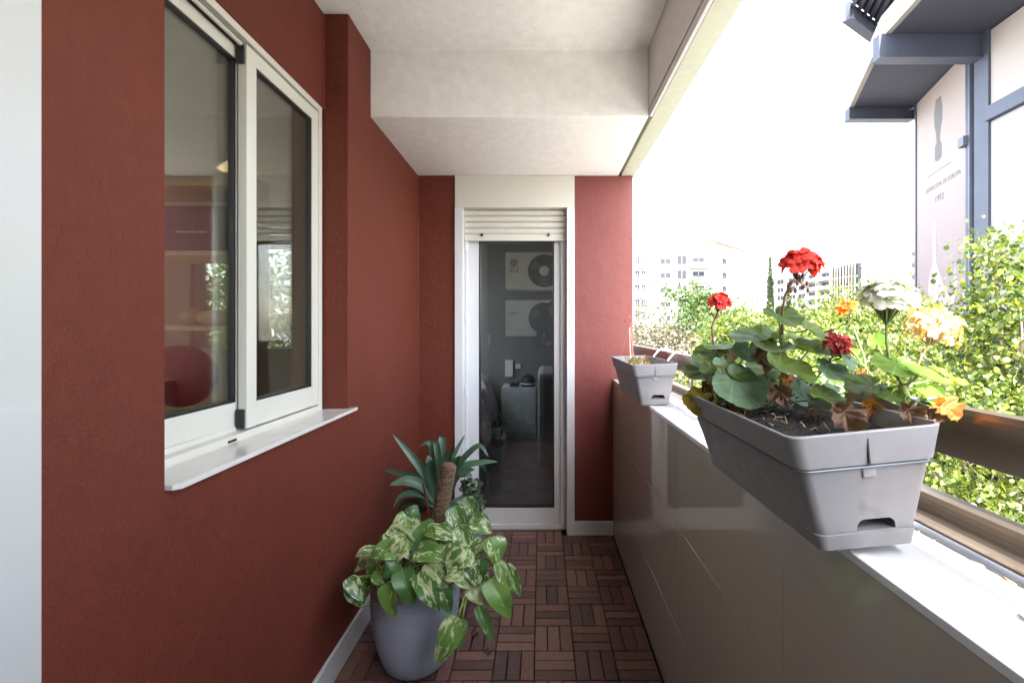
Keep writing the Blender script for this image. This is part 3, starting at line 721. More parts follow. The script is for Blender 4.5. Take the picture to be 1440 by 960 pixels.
# ================================================================ PLANTERS
def rrect(hx, hy, r, z, n=6):
    out = []
    for cx, cy, a0 in ((hx - r, hy - r, 0), (-hx + r, hy - r, 90), (-hx + r, -hy + r, 180), (hx - r, -hy + r, 270)):
        for i in range(n + 1):
            a = R(a0 + 90 * i / n); out.append((cx + r * math.cos(a), cy + r * math.sin(a), z))
    return out
def make_planter(L, W, label, loc, roll, soilmat, soil_z, group):
    """L, W = rim length and width"""
    t = thing('planter_box', label, 'planter', loc, (0, roll, 0), group)
    hx, hy = W / 2, L / 2; H = 0.165; bx_, by_ = W * 0.302, hy - 0.022
    def half(z): f = z / H; return (bx_ + (hx - 0.004 - bx_) * f, by_ + (hy - 0.004 - by_) * f)
    rings = []
    rc = 0.014
    def add(z, grow, r=rc):
        a, b = half(z); rings.append(rrect(a + grow, b + grow, r, z))
    add(0.000, -0.004, 0.010); add(0.003, 0.0015, 0.012); add(0.0235, 0.0015); add(0.0245, -0.0008); add(0.0262, -0.0008); add(0.027, 0)
    add(0.060, 0); add(0.116, 0); add(0.1185, 0.001); add(0.120, 0.0045, 0.017); add(0.163, 0.0045, 0.019); add(H, 0.003, 0.019)
    add(H, 0.0003, 0.017); add(0.163, -0.0006, 0.016); add(0.119, -0.0035, 0.014); add(0.03, -0.004, 0.012)
    body = MB().loft(rings).build('box', M['planter'], t, smooth=True, local=True)
    # drain slot cut through the near end
    cut = MB(); sl_ = 0.0235; pts = []
    for a in np.linspace(0, math.pi, 17):
        cx = 0.0145 if a < math.pi / 2 else -0.0145
        pts.append((cx + 0.0115 * math.cos(a) + 0.011, 0.0305 + 0.0 + 0.0115 * math.sin(a)))
    pts += [(-0.0145 - 0.0115 + 0.011, 0.0262), (0.0145 + 0.0115 + 0.011, 0.0262)]
    cut.loft([[(x, -hy - 0.05, z) for x, z in pts], [(x, -by_ + 0.030, z) for x, z in pts]])
    co = cut.build('cutter', M['acdark'], None)
    bmc = bmesh.new(); bmc.from_mesh(co.data); bmesh.ops.recalc_face_normals(bmc, faces=bmc.faces); bmc.to_mesh(co.data); bmc.free()
    bmc = bmesh.new(); bmc.from_mesh(body.data); bmesh.ops.recalc_face_normals(bmc, faces=bmc.faces); bmc.to_mesh(body.data); bmc.free()
    bo_ = body.modifiers.new('slot', 'BOOLEAN'); bo_.operation = 'DIFFERENCE'; bo_.object = co; bo_.solver = 'EXACT'
    saved = (t.location.copy(), t.rotation_euler.copy()); t.location = (0, 0, 0); t.rotation_euler = (0, 0, 0)
    bpy.context.view_layer.update()
    ev = body.evaluated_get(bpy.context.evaluated_depsgraph_get()); me = bpy.data.meshes.new_from_object(ev)
    body.modifiers.clear(); body.data = me; bpy.data.objects.remove(co); me.materials.clear(); me.materials.append(M['planter'])
    for p in me.polygons: p.use_smooth = True; p.material_index = 0
    me.set_sharp_from_angle(angle=R(32))
    t.location, t.rotation_euler = saved
    # slot back plate so the hole reads dark but solid
    # clip on the rim
    a, b = half(0.14)
    cl = MB()
    cl.box(-0.0022, -0.0004, -b - 0.0062, -b - 0.0036, 0.121, 0.1645); cl.build('rim_slit', M['black'], t, local=True)
    a, b = half(0.107)
    MB().box(-0.0075, 0.0105, -b - 0.0028, -b + 0.002, 0.1005, 0.1165).build('clip', M['planter'], t, local=True, bev=0.0022)
    # wire bracket
    a, b = half(0.1165); w = [(x, y, 0.1165 + 0.0012 * math.sin(y * 30)) for x, y, z in rrect(a + 0.003, b + 0.0032, 0.014, 0)]
    MB().tube(w, 0.0019, 8, closed=True).build('wire_bracket', M['wire'], t, local=True, smooth=True)
    # soil
    sg = MB(); nx, ny = 22, 60; a, b = half(soil_z); a -= 0.0045; b -= 0.0045
    rnd = np.random.RandomState(int(L * 1000))
    gx = rnd.rand(nx + 1, ny + 1)
    for i in range(nx + 1):
        for j in range(ny + 1):
            x = -a + 2 * a * i / nx; y = -b + 2 * b * j / ny
            edge = i in (0, nx) or j in (0, ny)
            z = soil_z + (0.0 if edge else 0.006 * (gx[i, j] - 0.3) + 0.006 * math.sin(x * 60 + 1) * math.sin(y * 25))
            sg.v.append((x, y, z))
    for i in range(nx):
        for j in range(ny):
            q = i * (ny + 1) + j; sg.face([q, q + ny + 1, q + ny + 2, q + 1])
    n0 = len(sg.v)
    sg.build('soil', soilmat, t, local=True, smooth=True)
    return t
PG = 'grey planter boxes on the ledge'
pA = make_planter(0.452, 0.207, 'large near grey plastic planter box full of geraniums on the ledge', (0.4445, 0.838, 0.940), R(-5.5), M['soil'], 0.140, PG)
pB = make_planter(0.54, 0.185, 'nearly empty grey planter box at the far end of the ledge beside the pillar', (0.4530, 2.10, 0.9305), R(-2.0), M['drysoil'], 0.128, PG)
# hooks of the far bracket looping over the top bar
for y in (2.02, 2.28, 1.84):
    if y == 1.84: continue
    arc = [(0.535, y, 1.055), (0.55, y, 1.10), (0.575, y, 1.128), (0.605, y, 1.136), (0.630, y, 1.130), (0.636, y, 1.11)]
    h = MB().tube([Vector(p) for p in arc], 0.0032, 8).build('hook', M['whitewire'], None, smooth=True)
    h.parent = pB; bpy.context.view_layer.update(); h.matrix_parent_inverse = pB.matrix_world.inverted()
for y in (0.72, 0.98):
    arc = [(0.535, y, 1.058), (0.56, y, 1.10), (0.58, y, 1.127), (0.605, y, 1.131), (0.630, y, 1.127), (0.633, y, 1.11)]
    h = MB().tube([Vector(p) for p in arc], 0.0028, 8).build('hook', M['wire'], None, smooth=True)
    h.parent = pA; bpy.context.view_layer.update(); h.matrix_parent_inverse = pA.matrix_world.inverted()

# hanger with its wires beside the far planter
hg = thing('plant_hanger', 'thin reddish wire plant hanger with a hook dangling beside the pillar edge', 'hanger', P(884, 500, 2.35))
MB().tube([P(884 + dx, 455 + dy, 2.35) for dx, dy in ((-5, -2), (-4, -8), (0, -11), (4, -8), (4, -2), (1, 2), (0, 5))], 0.0032, 6).build('hook', mat('hanger_plastic', (0.35, 0.08, 0.06), 0.5), hg, smooth=True)
MB().tube([P(884, 460, 2.35), P(879, 480, 2.33), P(873, 498, 2.3), P(871, 508, 2.28)], 0.0011, 5).build('wire', M['stalkred'], hg)
MB().tube([P(886, 460, 2.35), P(888.5, 480, 2.37), P(891, 505, 2.4)], 0.0030, 5).build('wire', mat('hanger_band', (0.7, 0.25, 0.18), 0.5), hg)
MB().tube([P(885, 460, 2.35), P(886, 485, 2.35), P(887, 506, 2.33)], 0.002, 5).build('wire', mat('hanger_band_pale', (0.8, 0.55, 0.4), 0.5), hg)
# a small tuft in the far planter
tf = thing('seedling_tuft', 'small half dried seedlings at the far end of the nearly empty planter', 'plant', (0.47, 2.28, 1.06))
lv = MB(); 
for q in range(30):
    p = Vector((random.uniform(0.43, 0.53), random.uniform(2.2, 2.34), 1.058)); a = random.uniform(0, 6.28)
    d = Vector((math.cos(a) * 0.5, math.sin(a) * 0.5, 1)).normalized(); L = random.uniform(0.025, 0.06)
    lv.blade([p, p + d * L * .6, p + d * L + Vector((0.01 * math.cos(a), 0, -0.01))], 0.012, (math.cos(a), 0.3, 0.5), lambda t: math.sin(math.pi * min(1, .1 + t * .85)), 4, 2)
lv.build('foliage', leafmat('seedling_leaf', [(0.35, 0.16, 0.04), (0.22, 0.25, 0.05), (0.5, 0.3, 0.12)], 0.6, 0.4), tf)

# ---------------------------------------------------------------- geraniums
def ger_leaf(mb, c, r, n, d, cup=0.15, crump=0.0, lobes=7, seed=None):
    """scalloped round leaf: c centre, n normal, d direction from petiole outwards"""
    rn = random.Random(seed if seed is not None else random.random())
    n = Vector(n).normalized(); d = Vector(d); d = (d - n * d.dot(n)).normalized(); s_ = n.cross(d)
    base = len(mb.v); K = 56; Rr = 6; ph = rn.random() * 6; ph2 = rn.random() * 6
    pet = Vector(c) - d * r * 0.35
    mb.v.append(tuple(pet))
    fold = rn.uniform(-0.1, 0.25)
    for q in range(1, Rr + 1):
        f = q / Rr
        for k in range(K):
            a = -math.pi + 2 * math.pi * (k + 0.5) / K
            rad = 1.0 + 0.35 * math.cos(a)          # petiole sits off centre
            notch = max(0, 1 - abs(abs(a) - math.pi) / 0.28)
            rad *= (1 - 0.55 * notch * f)
            rad *= 1 + f * f * (0.055 * abs(math.cos(a * lobes / 2)) - 0.03 + 0.018 * math.cos(a * lobes * 3.0))
            p = pet + (d * math.cos(a) + s_ * math.sin(a)) * r * rad * f * 0.97
            h = cup * r * f * f + 0.06 * r * f * f * math.cos(a * 4 + ph) + 0.05 * r * f * math.cos(a * lobes) + fold * r * f * abs(math.sin(a))
            if crump:
                h += crump * r * f * (0.6 * math.sin(a * 3 + ph + f * 3) + 0.5 * math.sin(a * 7 + ph2) + 0.3 * math.sin(a * 13 + f * 8))
                p -= (p - pet) * crump * 0.35 * (0.5 + 0.5 * math.sin(a * 5 + ph2))
            mb.v.append(tuple(p + n * h))
    for k in range(K):
        k1 = (k + 1) % K
        if k == K - 1: continue
        u0, u1 = k / K, (k + 1) / K
        mb.face([base, base + 1 + k, base + 1 + k1], [((u0 + u1) / 2, 0), (u0, 1 / Rr), (u1, 1 / Rr)])
        for q in range(1, Rr):
            a0 = base + 1 + (q - 1) * K; b0 = a0 + K
            mb.face([a0 + k, b0 + k, b0 + k1, a0 + k1], [(u0, q / Rr), (u0, (q + 1) / Rr), (u1, (q + 1) / Rr), (u1, q / Rr)])
    return pet
def curve(a, b, sag=(0, 0, 0), n=6):
    a, b = Vector(a), Vector(b); s_ = Vector(sag)
    return [a.lerp(b, i / n) + s_ * math.sin(math.pi * i / n) for i in range(n + 1)]
def px2m(r, Y): return r / FPX * Y

def flower(mbp, mbs, c, r, up, nflo=16, petal=0.45, ragged=0.0, top=1.0, seed=1, stem_base=None):
    """umbel: florets on thin stalks from a common point under the head"""
    rn = random.Random(seed); up = Vector(up).normalized(); c = Vector(c)
    hub = c - up * r * 0.75
    a = up.orthogonal().normalized(); b = up.cross(a)
    for i in range(nflo):
        z = 1 - (i + 0.5) / nflo * top; ph = i * 2.39996 + rn.random() * 0.3
        q = math.sqrt(max(0, 1 - z * z))
        d = (a * math.cos(ph) * q + b * math.sin(ph) * q + up * z).normalized()
        fc = c + d * r * rn.uniform(0.62, 0.82) * Vector((1, 1, 1)).length / 1.732
        mbs.tube([hub, hub.lerp(fc, 0.5) + up * r * 0.02, fc], r * 0.018 + 0.0004, 5)
        n = (d + up * 0.25 + Vector((rn.uniform(-.3, .3), rn.uniform(-.3, .3), rn.uniform(-.2, .2)))).normalized()
        pa_ = n.orthogonal().normalized(); pb_ = n.cross(pa_)
        R0 = r * petal * rn.uniform(0.85, 1.15)
        for k in range(5 if not ragged else 7):
            t = 2 * math.pi * k / (5 if not ragged else 7) + rn.random() * 0.3
            dd = pa_ * math.cos(t) + pb_ * math.sin(t)
            tip = fc + dd * R0 + n * R0 * rn.uniform(0.0, 0.35) * (1 + ragged) + Vector((rn.uniform(-1, 1), rn.uniform(-1, 1), rn.uniform(-1, 1))) * R0 * ragged * 0.6
            mbp.blade([fc, fc.lerp(tip, 0.5) + n * R0 * 0.12, tip], R0 * (0.95 if not ragged else 0.5), n, lambda t: max(0.06, math.sin(math.pi * min(0.93, 0.06 + t * 0.80)) ** 0.7), 5, 4, -0.12 if not ragged else 0.3, 0.075 + 0.1 * ragged)
    return hub

def W(px, py, Y): return P(px, py, Y)
soilZ = 1.078
gA = thing('geranium', 'left geranium with two scarlet flower heads growing in the near planter', 'geranium', (0.42, 0.92, soilZ))
gB = thing('geranium', 'right geranium with white and peach flower heads at the near end of the planter', 'geranium', (0.50, 0.72, soilZ))
green = MB(); blue = MB(); fresh = MB(); gold = MB(); dead = MB(); orange = MB(); stems = MB(); rstem = MB()
mainA = [Vector((0.435, 0.90, 1.075)), P(1098, 560, 0.90), P(1103, 520, 0.88), P(1100, 480, 0.87), P(1098, 462, 0.86)]
mainA2 = [Vector((0.385, 0.96, 1.08)), P(1040, 565, 0.98), P(1030, 540, 1.0), P(1035, 515, 1.0)]
stems.tube(mainA, [0.008, 0.007, 0.006, 0.0055, 0.004], 8)
stems.tube(mainA2, [0.007, 0.006, 0.005, 0.004], 8)
#        px   py   Y     rpx  normal            direction      kind
LA = [(1100, 448, 0.84, 31, (0.05, -0.50, 0.85), (0.1, -0.6, -0.3), 'g'),
      (1146, 467, 0.84, 31, (0.35, -0.45, 0.8), (1, -0.2, -0.2), 'g'),
      (1060, 474, 0.92, 40, (-0.15, -0.25, 0.95), (-0.6, 0.2, -0.1), 'g'),
      (1085, 490, 0.86, 36, (0.1, -0.3, 0.95), (-0.5, -0.5, 0), 'g'),
      (1014, 487, 0.99, 30, (-0.1, -0.1, 1), (-1, 0.2, 0), 'f'),
      (998, 499, 1.02, 30, (-0.3, -0.35, 0.9), (-1, 0, 0), 'g'),
      (986, 522, 1.02, 29, (-0.2, -0.45, 0.85), (-1, -0.2, 0), 'g'),
      (1052, 495, 0.93, 24, (-0.1, -0.7, 0.7), (-0.3, -0.4, -0.6), 'b'),
      (1012, 528, 0.97, 26, (-0.3, -0.6, 0.7), (-0.7, -0.5, -0.3), 'b'),
      (1040, 546, 0.86, 44, (0.05, -0.72, 0.68), (0.3, -0.5, -0.5), 'b'),
      (1110, 520, 0.80, 42, (0.25, -0.45, 0.85), (0.8, -0.5, -0.2), 'g'),
      (1148, 497, 0.83, 38, (0.15, -0.30, 0.92), (1, -0.3, 0), 'g'),
      (1172, 523, 0.80, 30, (0.2, -0.55, 0.8), (0.8, -0.5, -0.2), 'b'),
      (1133, 551, 0.82, 26, (0.2, -0.6, 0.8), (0.6, -0.5, -0.2), 'b'),
      (1190, 507, 0.80, 21, (0.5, -0.7, 0.4), (0.5, -0.3, -0.8), 'b'),
      (1164, 561, 0.78, 30, (0.1, -0.35, 0.9), (1, -0.4, 0), 'g'),
      (1125, 478, 0.95, 24, (0.2, -0.3, 0.9), (0.7, 0.4, 0), 'g'),
      (1075, 520, 0.95, 30, (-0.1, -0.5, 0.8), (-0.4, -0.5, -0.2), 'g'),
      (1100, 545, 0.90, 22, (0.0, -0.6, 0.7), (0.2, -0.5, -0.4), 'g'),
      (1062, 540, 1.0, 22, (-0.1, -0.5, 0.8), (-0.2, -0.3, -0.4), 'f'),
      (1030, 505, 1.05, 24, (-0.2, -0.3, 0.9), (-0.4, 0.5, 0), 'f'),
      (1140, 530, 0.95, 26, (0.3, -0.3, 0.9), (0.6, 0.4, 0), 'f'),
      (1120, 562, 0.86, 18, (0.2, -0.6, 0.7), (0.5, -0.4, -0.3), 'b'),
      (985, 566, 1.00, 27, (-0.35, -0.65, 0.6), (-0.7, -0.5, -0.5), 'y'),
      (1190, 588, 0.69, 30, (-0.15, -0.85, 0.45), (0.1, -0.3, -0.9), 'd'),
      (1096, 556, 0.80, 19, (-0.4, -0.8, 0.3), (0.0, -0.2, -1), 'd'),
      (1070, 508, 0.90, 24, (0.4, -0.8, 0.3), (0.3, -0.2, -1), 'd'),
      (1164, 478, 0.98, 17, (0.3, -0.8, 0.3), (0.1, -0.2, -1), 'd'),
      (1000, 575, 0.98, 17, (-0.3, -0.7, 0.5), (0.4, -0.4, -0.7), 'd'),
      (1020, 500, 1.03, 18, (0.3, -0.8, 0.4), (0.1, -0.2, -1), 'd'),
      (1108, 540, 0.88, 20, (0.4, -0.8, 0.3), (0.1, -0.2, -1), 'o'),
      (997, 545, 1.01, 14, (-0.2, -0.8, 0.3), (0.1, -0.2, -1), 'd'),
      (1040, 578, 0.93, 14, (-0.2, -0.5, 0.7), (0.6, -0.3, -0.2), 'd'),
      (1140, 585, 0.80, 13, (-0.2, -0.3, 0.8), (0.6, -0.3, -0.2), 'd')]
rl = random.Random(21)
for q in range(22):
    LA.append((rl.uniform(985, 1185), rl.uniform(505, 560), rl.uniform(0.84, 1.02), rl.uniform(11, 19), (rl.uniform(-.4, .4), -.5, .8), (rl.uniform(-1, 1), rl.uniform(-.6, .3), -.2), rl.choice('ggbgf')))
mbk = {'g': green, 'b': blue, 'f': fresh, 'y': gold, 'd': dead, 'o': orange}
for i, (px, py, Y, rp, n, d, k) in enumerate(LA):
    c = P(px, py, Y); r = px2m(rp, Y) * 0.86
    tgt = mbk[k] if k not in 'doy' else MB()
    pet = ger_leaf(tgt, c, r, n, d, 0.12 if k not in 'do' else 0.3, 0.0 if k not in 'doy' else (0.55 if k != 'y' else 0.14), seed=i * 13 + 5)
    if k in 'doy': tgt.build('dead_leaf' if k == 'd' else 'wilted_leaf', M[{'d': 'gerdead', 'o': 'gerorange', 'y': 'gergold'}[k]], gA, smooth=True)['label'] = {'d': 'brown crumpled leaf', 'o': 'orange wilted leaf', 'y': 'yellow wilting leaf'}[k]
    mainp = mainA if px > 1055 else mainA2
    root = min(mainp, key=lambda p: (p - pet).length + max(0, (p.z - pet.z)) * 2)
    stems.tube(curve(root, pet, (0, 0, -0.006)), 0.0014 if k not in 'do' else 0.001, 6)
for mb_, m_, nm, lb_ in ((green, 'ger', 'foliage', None), (blue, 'gerblue', 'foliage', 'grey green waxy leaves'), (fresh, 'geryel', 'foliage', 'bright yellow green leaves'), ):
    o = mb_.build(nm, M[m_], gA, smooth=True)
    if lb_: plab(o, lb_)
def head(parent, c, r, up, key, stempts, srad, smat, label, **kw):
    fp = MB(); fs = MB()
    hub = flower(fp, fs, c, r, up, **kw)
    pts = [Vector(p) for p in stempts] + [hub]
    fs.tube(pts, [srad * 1.15] * (len(pts) - 1) + [srad * 0.9], 8)
    bud = MB()
    if kw.get('buds'): pass
    f = fp.build('flower_head', M[key], parent, smooth=True); plab(f, label)
    s_ = fs.build('flower_stem', M[smat], parent, smooth=True)
    return hub
hub = head(gA, P(1126, 376, 0.83), 0.034, (0.1, -0.15, 1), 'pred', [P(1100, 470, 0.86), P(1100, 440, 0.85), P(1104, 415, 0.84), P(1115, 395, 0.83)], 0.0019, 'stalkred', 'large scarlet flower head with hanging buds', nflo=20, petal=0.5, seed=3, top=1.0)
bb = MB()
for q in range(9):
    a = q * 0.7; e = hub + Vector((0.016 * math.cos(a), 0.014 * math.sin(a), -0.003 - 0.006 * (q % 3)))
    bb.tube([hub, hub.lerp(e, .6) + Vector((0, 0, 0.004)), e], 0.0007, 5)
    bb.lathe([(0.0008, -0.005), (0.0028, -0.002), (0.003, 0.001), (0.0012, 0.004)], e, 8)
bb.build('buds', M['stalkred'], gA, smooth=True)
hub = head(gA, P(1011, 428, 1.03), 0.025, (0.1, -0.25, 1), 'pred', [P(1045, 540, 1.0), P(1022, 520, 1.01), P(1004, 490, 1.02), P(1001, 460, 1.03)], 0.0019, 'stalkred', 'small scarlet flower head at the far end', nflo=13, petal=0.55, seed=5, top=0.8)
bb = MB()
for q in range(7):
    a = q * 0.9; e = hub + Vector((0.010 * math.cos(a), 0.008 * math.sin(a), -0.004 - 0.003 * (q % 3)))
    bb.tube([hub, e], 0.0007, 5); bb.lathe([(0.0008, -0.004), (0.0024, -0.001), (0.0024, 0.001), (0.001, 0.003)], e, 8)
bb.build('buds', M['stalkdry'], gA, smooth=True)
head(gA, P(1176, 489, 0.82), 0.024, (0.2, -0.35, 1), 'pcrim', [P(1120, 560, 0.86), P(1150, 530, 0.84), P(1168, 505, 0.82)], 0.0015, 'stalk', 'wilting crimson flower head', nflo=18, petal=0.42, ragged=0.8, seed=7)
head(gB, P(1192, 438, 0.95), 0.020, (-0.2, -0.1, 1), 'porange', [P(1225, 560, 0.90), P(1215, 500, 0.93), P(1200, 460, 0.95)], 0.0014, 'stalk', 'small orange flower head behind the white one', nflo=10, petal=0.6, ragged=0.5, seed=9, top=0.7)
mainB = [P(1270, 600, 0.73), P(1274, 575, 0.725), P(1272, 555, 0.72), P(1268, 540, 0.72)]
stems2 = MB(); stems2.tube(mainB, [0.0085, 0.0075, 0.007, 0.006], 8)
head(gB, P(1249, 428, 0.72), 0.042, (0.05, -0.05, 1), 'pwhite', [mainB[-1], P(1252, 515, 0.72), P(1247, 480, 0.72)], 0.0020, 'stalk', 'large white flower head', nflo=34, petal=0.42, seed=11, top=0.85)
head(gB, P(1312, 462, 0.70), 0.034, (0.2, -0.1, 1), 'ppeach', [mainB[-2], P(1284, 525, 0.71), P(1296, 500, 0.70)], 0.0019, 'stalkdry', 'fading peach flower head', nflo=24, petal=0.42, ragged=0.5, seed=13, top=1.5)
green = MB(); fresh = MB(); dead = MB(); orange = MB(); mbk = {'g': green, 'f': fresh, 'd': dead, 'o': orange}
LB = [(1258, 516, 0.70, 33, (-0.1, -0.45, 0.85), (-0.5, -0.5, -0.2), 'f'),
      (1302, 530, 0.68, 30, (0.2, -0.40, 0.88), (0.9, -0.4, -0.2), 'f'),
      (1216, 543, 0.75, 30, (-0.2, -0.35, 0.9), (-1, 0, 0), 'g'),
      (1250, 556, 0.72, 20, (-0.1, -0.5, 0.8), (-0.6, -0.4, -0.2), 'g'),
      (1334, 528, 0.74, 28, (0.35, -0.35, 0.85), (1, 0, -0.1), 'f'),
      (1308, 560, 0.73, 32, (0.3, -0.65, 0.7), (0.8, -0.4, -0.3), 'f'),
      (1172, 520, 1.0, 20, (-0.3, -0.35, 0.9), (-1, 0, 0), 'f'),
      (1196, 500, 1.0, 20, (-0.3, -0.35, 0.9), (-1, 0, 0), 'f'),
      (1235, 480, 0.95, 14, (-0.7, -0.6, 0.2), (0.2, 0, 1), 'f'),
      (1331, 576, 0.66, 24, (0.1, -0.75, 0.5), (1, -0.2, -0.5), 'o'),
      (1280, 582, 0.665, 20, (-0.3, -0.85, 0.3), (0.2, -0.2, -1), 'd'),
      (1225, 574, 0.74, 15, (-0.3, -0.8, 0.5), (-0.5, -0.3, -0.5), 'o'),
      (1232, 590, 0.74, 13, (-0.3, -0.5, 0.7), (-0.5, -0.3, -0.5), 'd'),
      (1312, 592, 0.66, 14, (0.1, -0.3, 0.9), (1, 0, 0), 'd'),
      (1212, 530, 0.95, 13, (0.1, -0.8, 0.3), (0, -0.3, -1), 'o')]
for i, (px, py, Y, rp, n, d, k) in enumerate(LB):
    c = P(px, py, Y); r = px2m(rp, Y) * 0.86
    tgt = mbk[k] if k not in 'do' else MB()
    pet = ger_leaf(tgt, c, r, n, d, 0.12 if k not in 'do' else 0.3, 0.0 if k not in 'do' else 0.55, seed=i * 17 + 3)
    if k in 'do': tgt.build('dead_leaf' if k == 'd' else 'wilted_leaf', M[{'d': 'gerdead', 'o': 'gerorange'}[k]], gB, smooth=True)['label'] = {'d': 'brown crumpled leaf', 'o': 'orange curled leaf'}[k]
    root = min(mainB, key=lambda p: (p - pet).length)
    stems2.tube(curve(root, pet, (0, 0, -0.005)), 0.0015 if k not in 'do' else 0.001, 6)
for mb_, m_, nm, lb_ in ((green, 'ger', 'foliage', None), (fresh, 'geryel', 'foliage', 'bright yellow green leaves')):
    o = mb_.build(nm, M[m_], gB, smooth=True)
    if lb_: plab(o, lb_)
# dry roots and twigs on the soil
for q in range(34):
    x = random.uniform(0.37, 0.49); y = random.uniform(0.70, 1.0)
    a = random.uniform(0, 6.28); L = random.uniform(0.01, 0.04); p = Vector((x, y, 1.077 + (x - .43) * .09))
    rstem.tube([p, p + Vector((math.cos(a) * L * .5, math.sin(a) * L * .5, random.uniform(.004, .014))), p + Vector((math.cos(a) * L, math.sin(a) * L, random.uniform(-.002, .012)))], 0.0008, 5)
stems.build('stems', M['stalk'], gA, smooth=True); lit = rstem.build('leaf_litter', M['stalkdry'], gA, smooth=True); lit['kind'] = 'stuff'
stems2.build('stems', M['stalk'], gB, smooth=True)

# ================================================================ POTTED PLANTS ON THE FLOOR
pt = thing('plant_pot', 'round blue grey pot of the variegated pothos standing on the deck tiles', 'pot', (-0.467, 1.74, 0))
pf = [(0.100, 0.001), (0.112, 0.010), (0.122, 0.035), (0.137, 0.08), (0.150, 0.14), (0.158, 0.20), (0.161, 0.25), (0.158, 0.30), (0.152, 0.322), (0.147, 0.326), (0.140, 0.322), (0.142, 0.29), (0.140, 0.28)]
MB().lathe(pf, (-0.467, 1.74, 0), 72, True, True).build('body', M['pot'], pt, smooth=True)
MB().lathe([(0.139, 0.283), (0.07, 0.291), (0.005, 0.29)], (-0.467, 1.74, 0), 40, True, True).build('soil', M['soil'], pt, smooth=True)
po = thing('pothos', 'variegated green and cream pothos spilling out of the blue grey pot', 'pothos', (-0.467, 1.74, 0.29))
heart = lambda t: 2.25 * max(0.0, 1 - t) ** 1.05 * (t + 0.03) ** 0.42 + 0.006
ph = MB(); pst = MB()
hubp = Vector((-0.47, 1.74, 0.36))
# base px,py -> tip px,py, depth, width px, normal
LP = [(500, 815, 512, 850, 1.55, 36, (-.2, -1, .35)), (490, 812, 511, 846, 1.53, 24, (.4, -.9, .3)), (545, 820, 556, 868, 1.50, 32, (0, -1, .45)), (565, 800, 582, 850, 1.50, 36, (.1, -1, .4)),
      (560, 772, 520, 785, 1.58, 36, (-.2, -.7, .8)), (545, 745, 610, 800, 1.62, 34, (.1, -.8, .6)), (590, 805, 618, 860, 1.49, 34, (.3, -1, .4)), (618, 815, 634, 862, 1.50, 30, (.1, -1, .4)),
      (585, 775, 640, 790, 1.55, 34, (0, -.7, .8)), (660, 770, 628, 800, 1.50, 42, (.1, -.9, .6)), (668, 785, 672, 825, 1.52, 40, (.2, -1, .3)), (645, 740, 668, 795, 1.62, 30, (.2, -.9, .5)),
      (690, 755, 700, 800, 1.56, 42, (.4, -.8, .5)), (700, 790, 715, 838, 1.52, 22, (.6, -.8, .3)), (708, 795, 732, 838, 1.55, 26, (.5, -.9, .2)), (688, 815, 718, 868, 1.50, 38, (.3, -1, .3)),
      (660, 820, 680, 850, 1.52, 30, (.2, -.9, .5)), (672, 850, 694, 902, 1.50, 20, (.3, -1, .2)), (645, 868, 615, 933, 1.44, 38, (-.2, -1, .2)), (650, 870, 643, 915, 1.47, 18, (.6, -.8, .2)),
      (660, 735, 692, 750, 1.66, 38, (.2, -.7, .8)), (640, 712, 656, 765, 1.68, 34, (-.1, -1, .4)), (615, 745, 575, 765, 1.64, 40, (-.1, -.8, .7)), (575, 730, 555, 752, 1.68, 32, (-.2, -.7, .8)),
      (600, 745, 650, 760, 1.62, 26, (.1, -.7, .8)), (620, 770, 645, 810, 1.54, 36, (.1, -1, .4)), (640, 790, 660, 828, 1.51, 36, (.2, -1, .4)), (570, 755, 548, 800, 1.58, 36, (-.3, -.9, .4)),
      (530, 800, 548, 825, 1.56, 26, (-.2, -.9, .5)), (600, 760, 590, 800, 1.58, 36, (0, -.9, .5)), (650, 805, 625, 815, 1.47, 22, (.1, -.8, .7)), (600, 790, 640, 830, 1.52, 34, (.2, -1, .4)),
      (565, 735, 600, 770, 1.70, 34, (0, -.7, .8)), (620, 725, 665, 745, 1.75, 30, (.1, -.6, .8)), (680, 760, 655, 790, 1.60, 30, (.1, -.9, .6)), (590, 722, 560, 735, 1.75, 26, (-.1, -.6, .8)),
      (694, 830, 705, 860, 1.58, 24, (.3, -.9, .3)), (603, 742, 612, 752, 1.6, 18, (0, -1, .4)), (530, 785, 520, 800, 1.6, 20, (0, -1, .4)), (665, 798, 690, 830, 1.58, 32, (.2, -1, .4)),
      (655, 700, 672, 735, 1.80, 22, (.2, -1, .4)), (560, 790, 540, 812, 1.55, 30, (0, -1, .5)), (612, 800, 600, 832, 1.52, 30, (0, -1, .5))]
for i, (bx0, by0, tx, ty, Y, wpx, n) in enumerate(LP):
    a = P(bx0, by0, Y); b = P(tx, ty, Y - 0.02); L = (b - a).length
    n = Vector(n).normalized(); mid = a.lerp(b, 0.5) + n * L * random.uniform(0.06, 0.2)
    n = (n + Vector((random.uniform(-.25, .25), random.uniform(-.2, .2), random.uniform(-.2, .2)))).normalized()
    ph.blade([a, mid, b], px2m(wpx, Y) * 0.93, n, heart, 14, 8, random.uniform(0.12, 0.42), 0.045)
    rt = hubp + Vector((random.uniform(-.09, .09), random.uniform(-.10, .02), -0.06))
    if bx0 > 680 and by0 > 780 or by0 > 840: rt = P(668, 800, 1.56)
    pst.tube(curve(rt, a, (0, 0, 0.02), 8), 0.0026, 6)
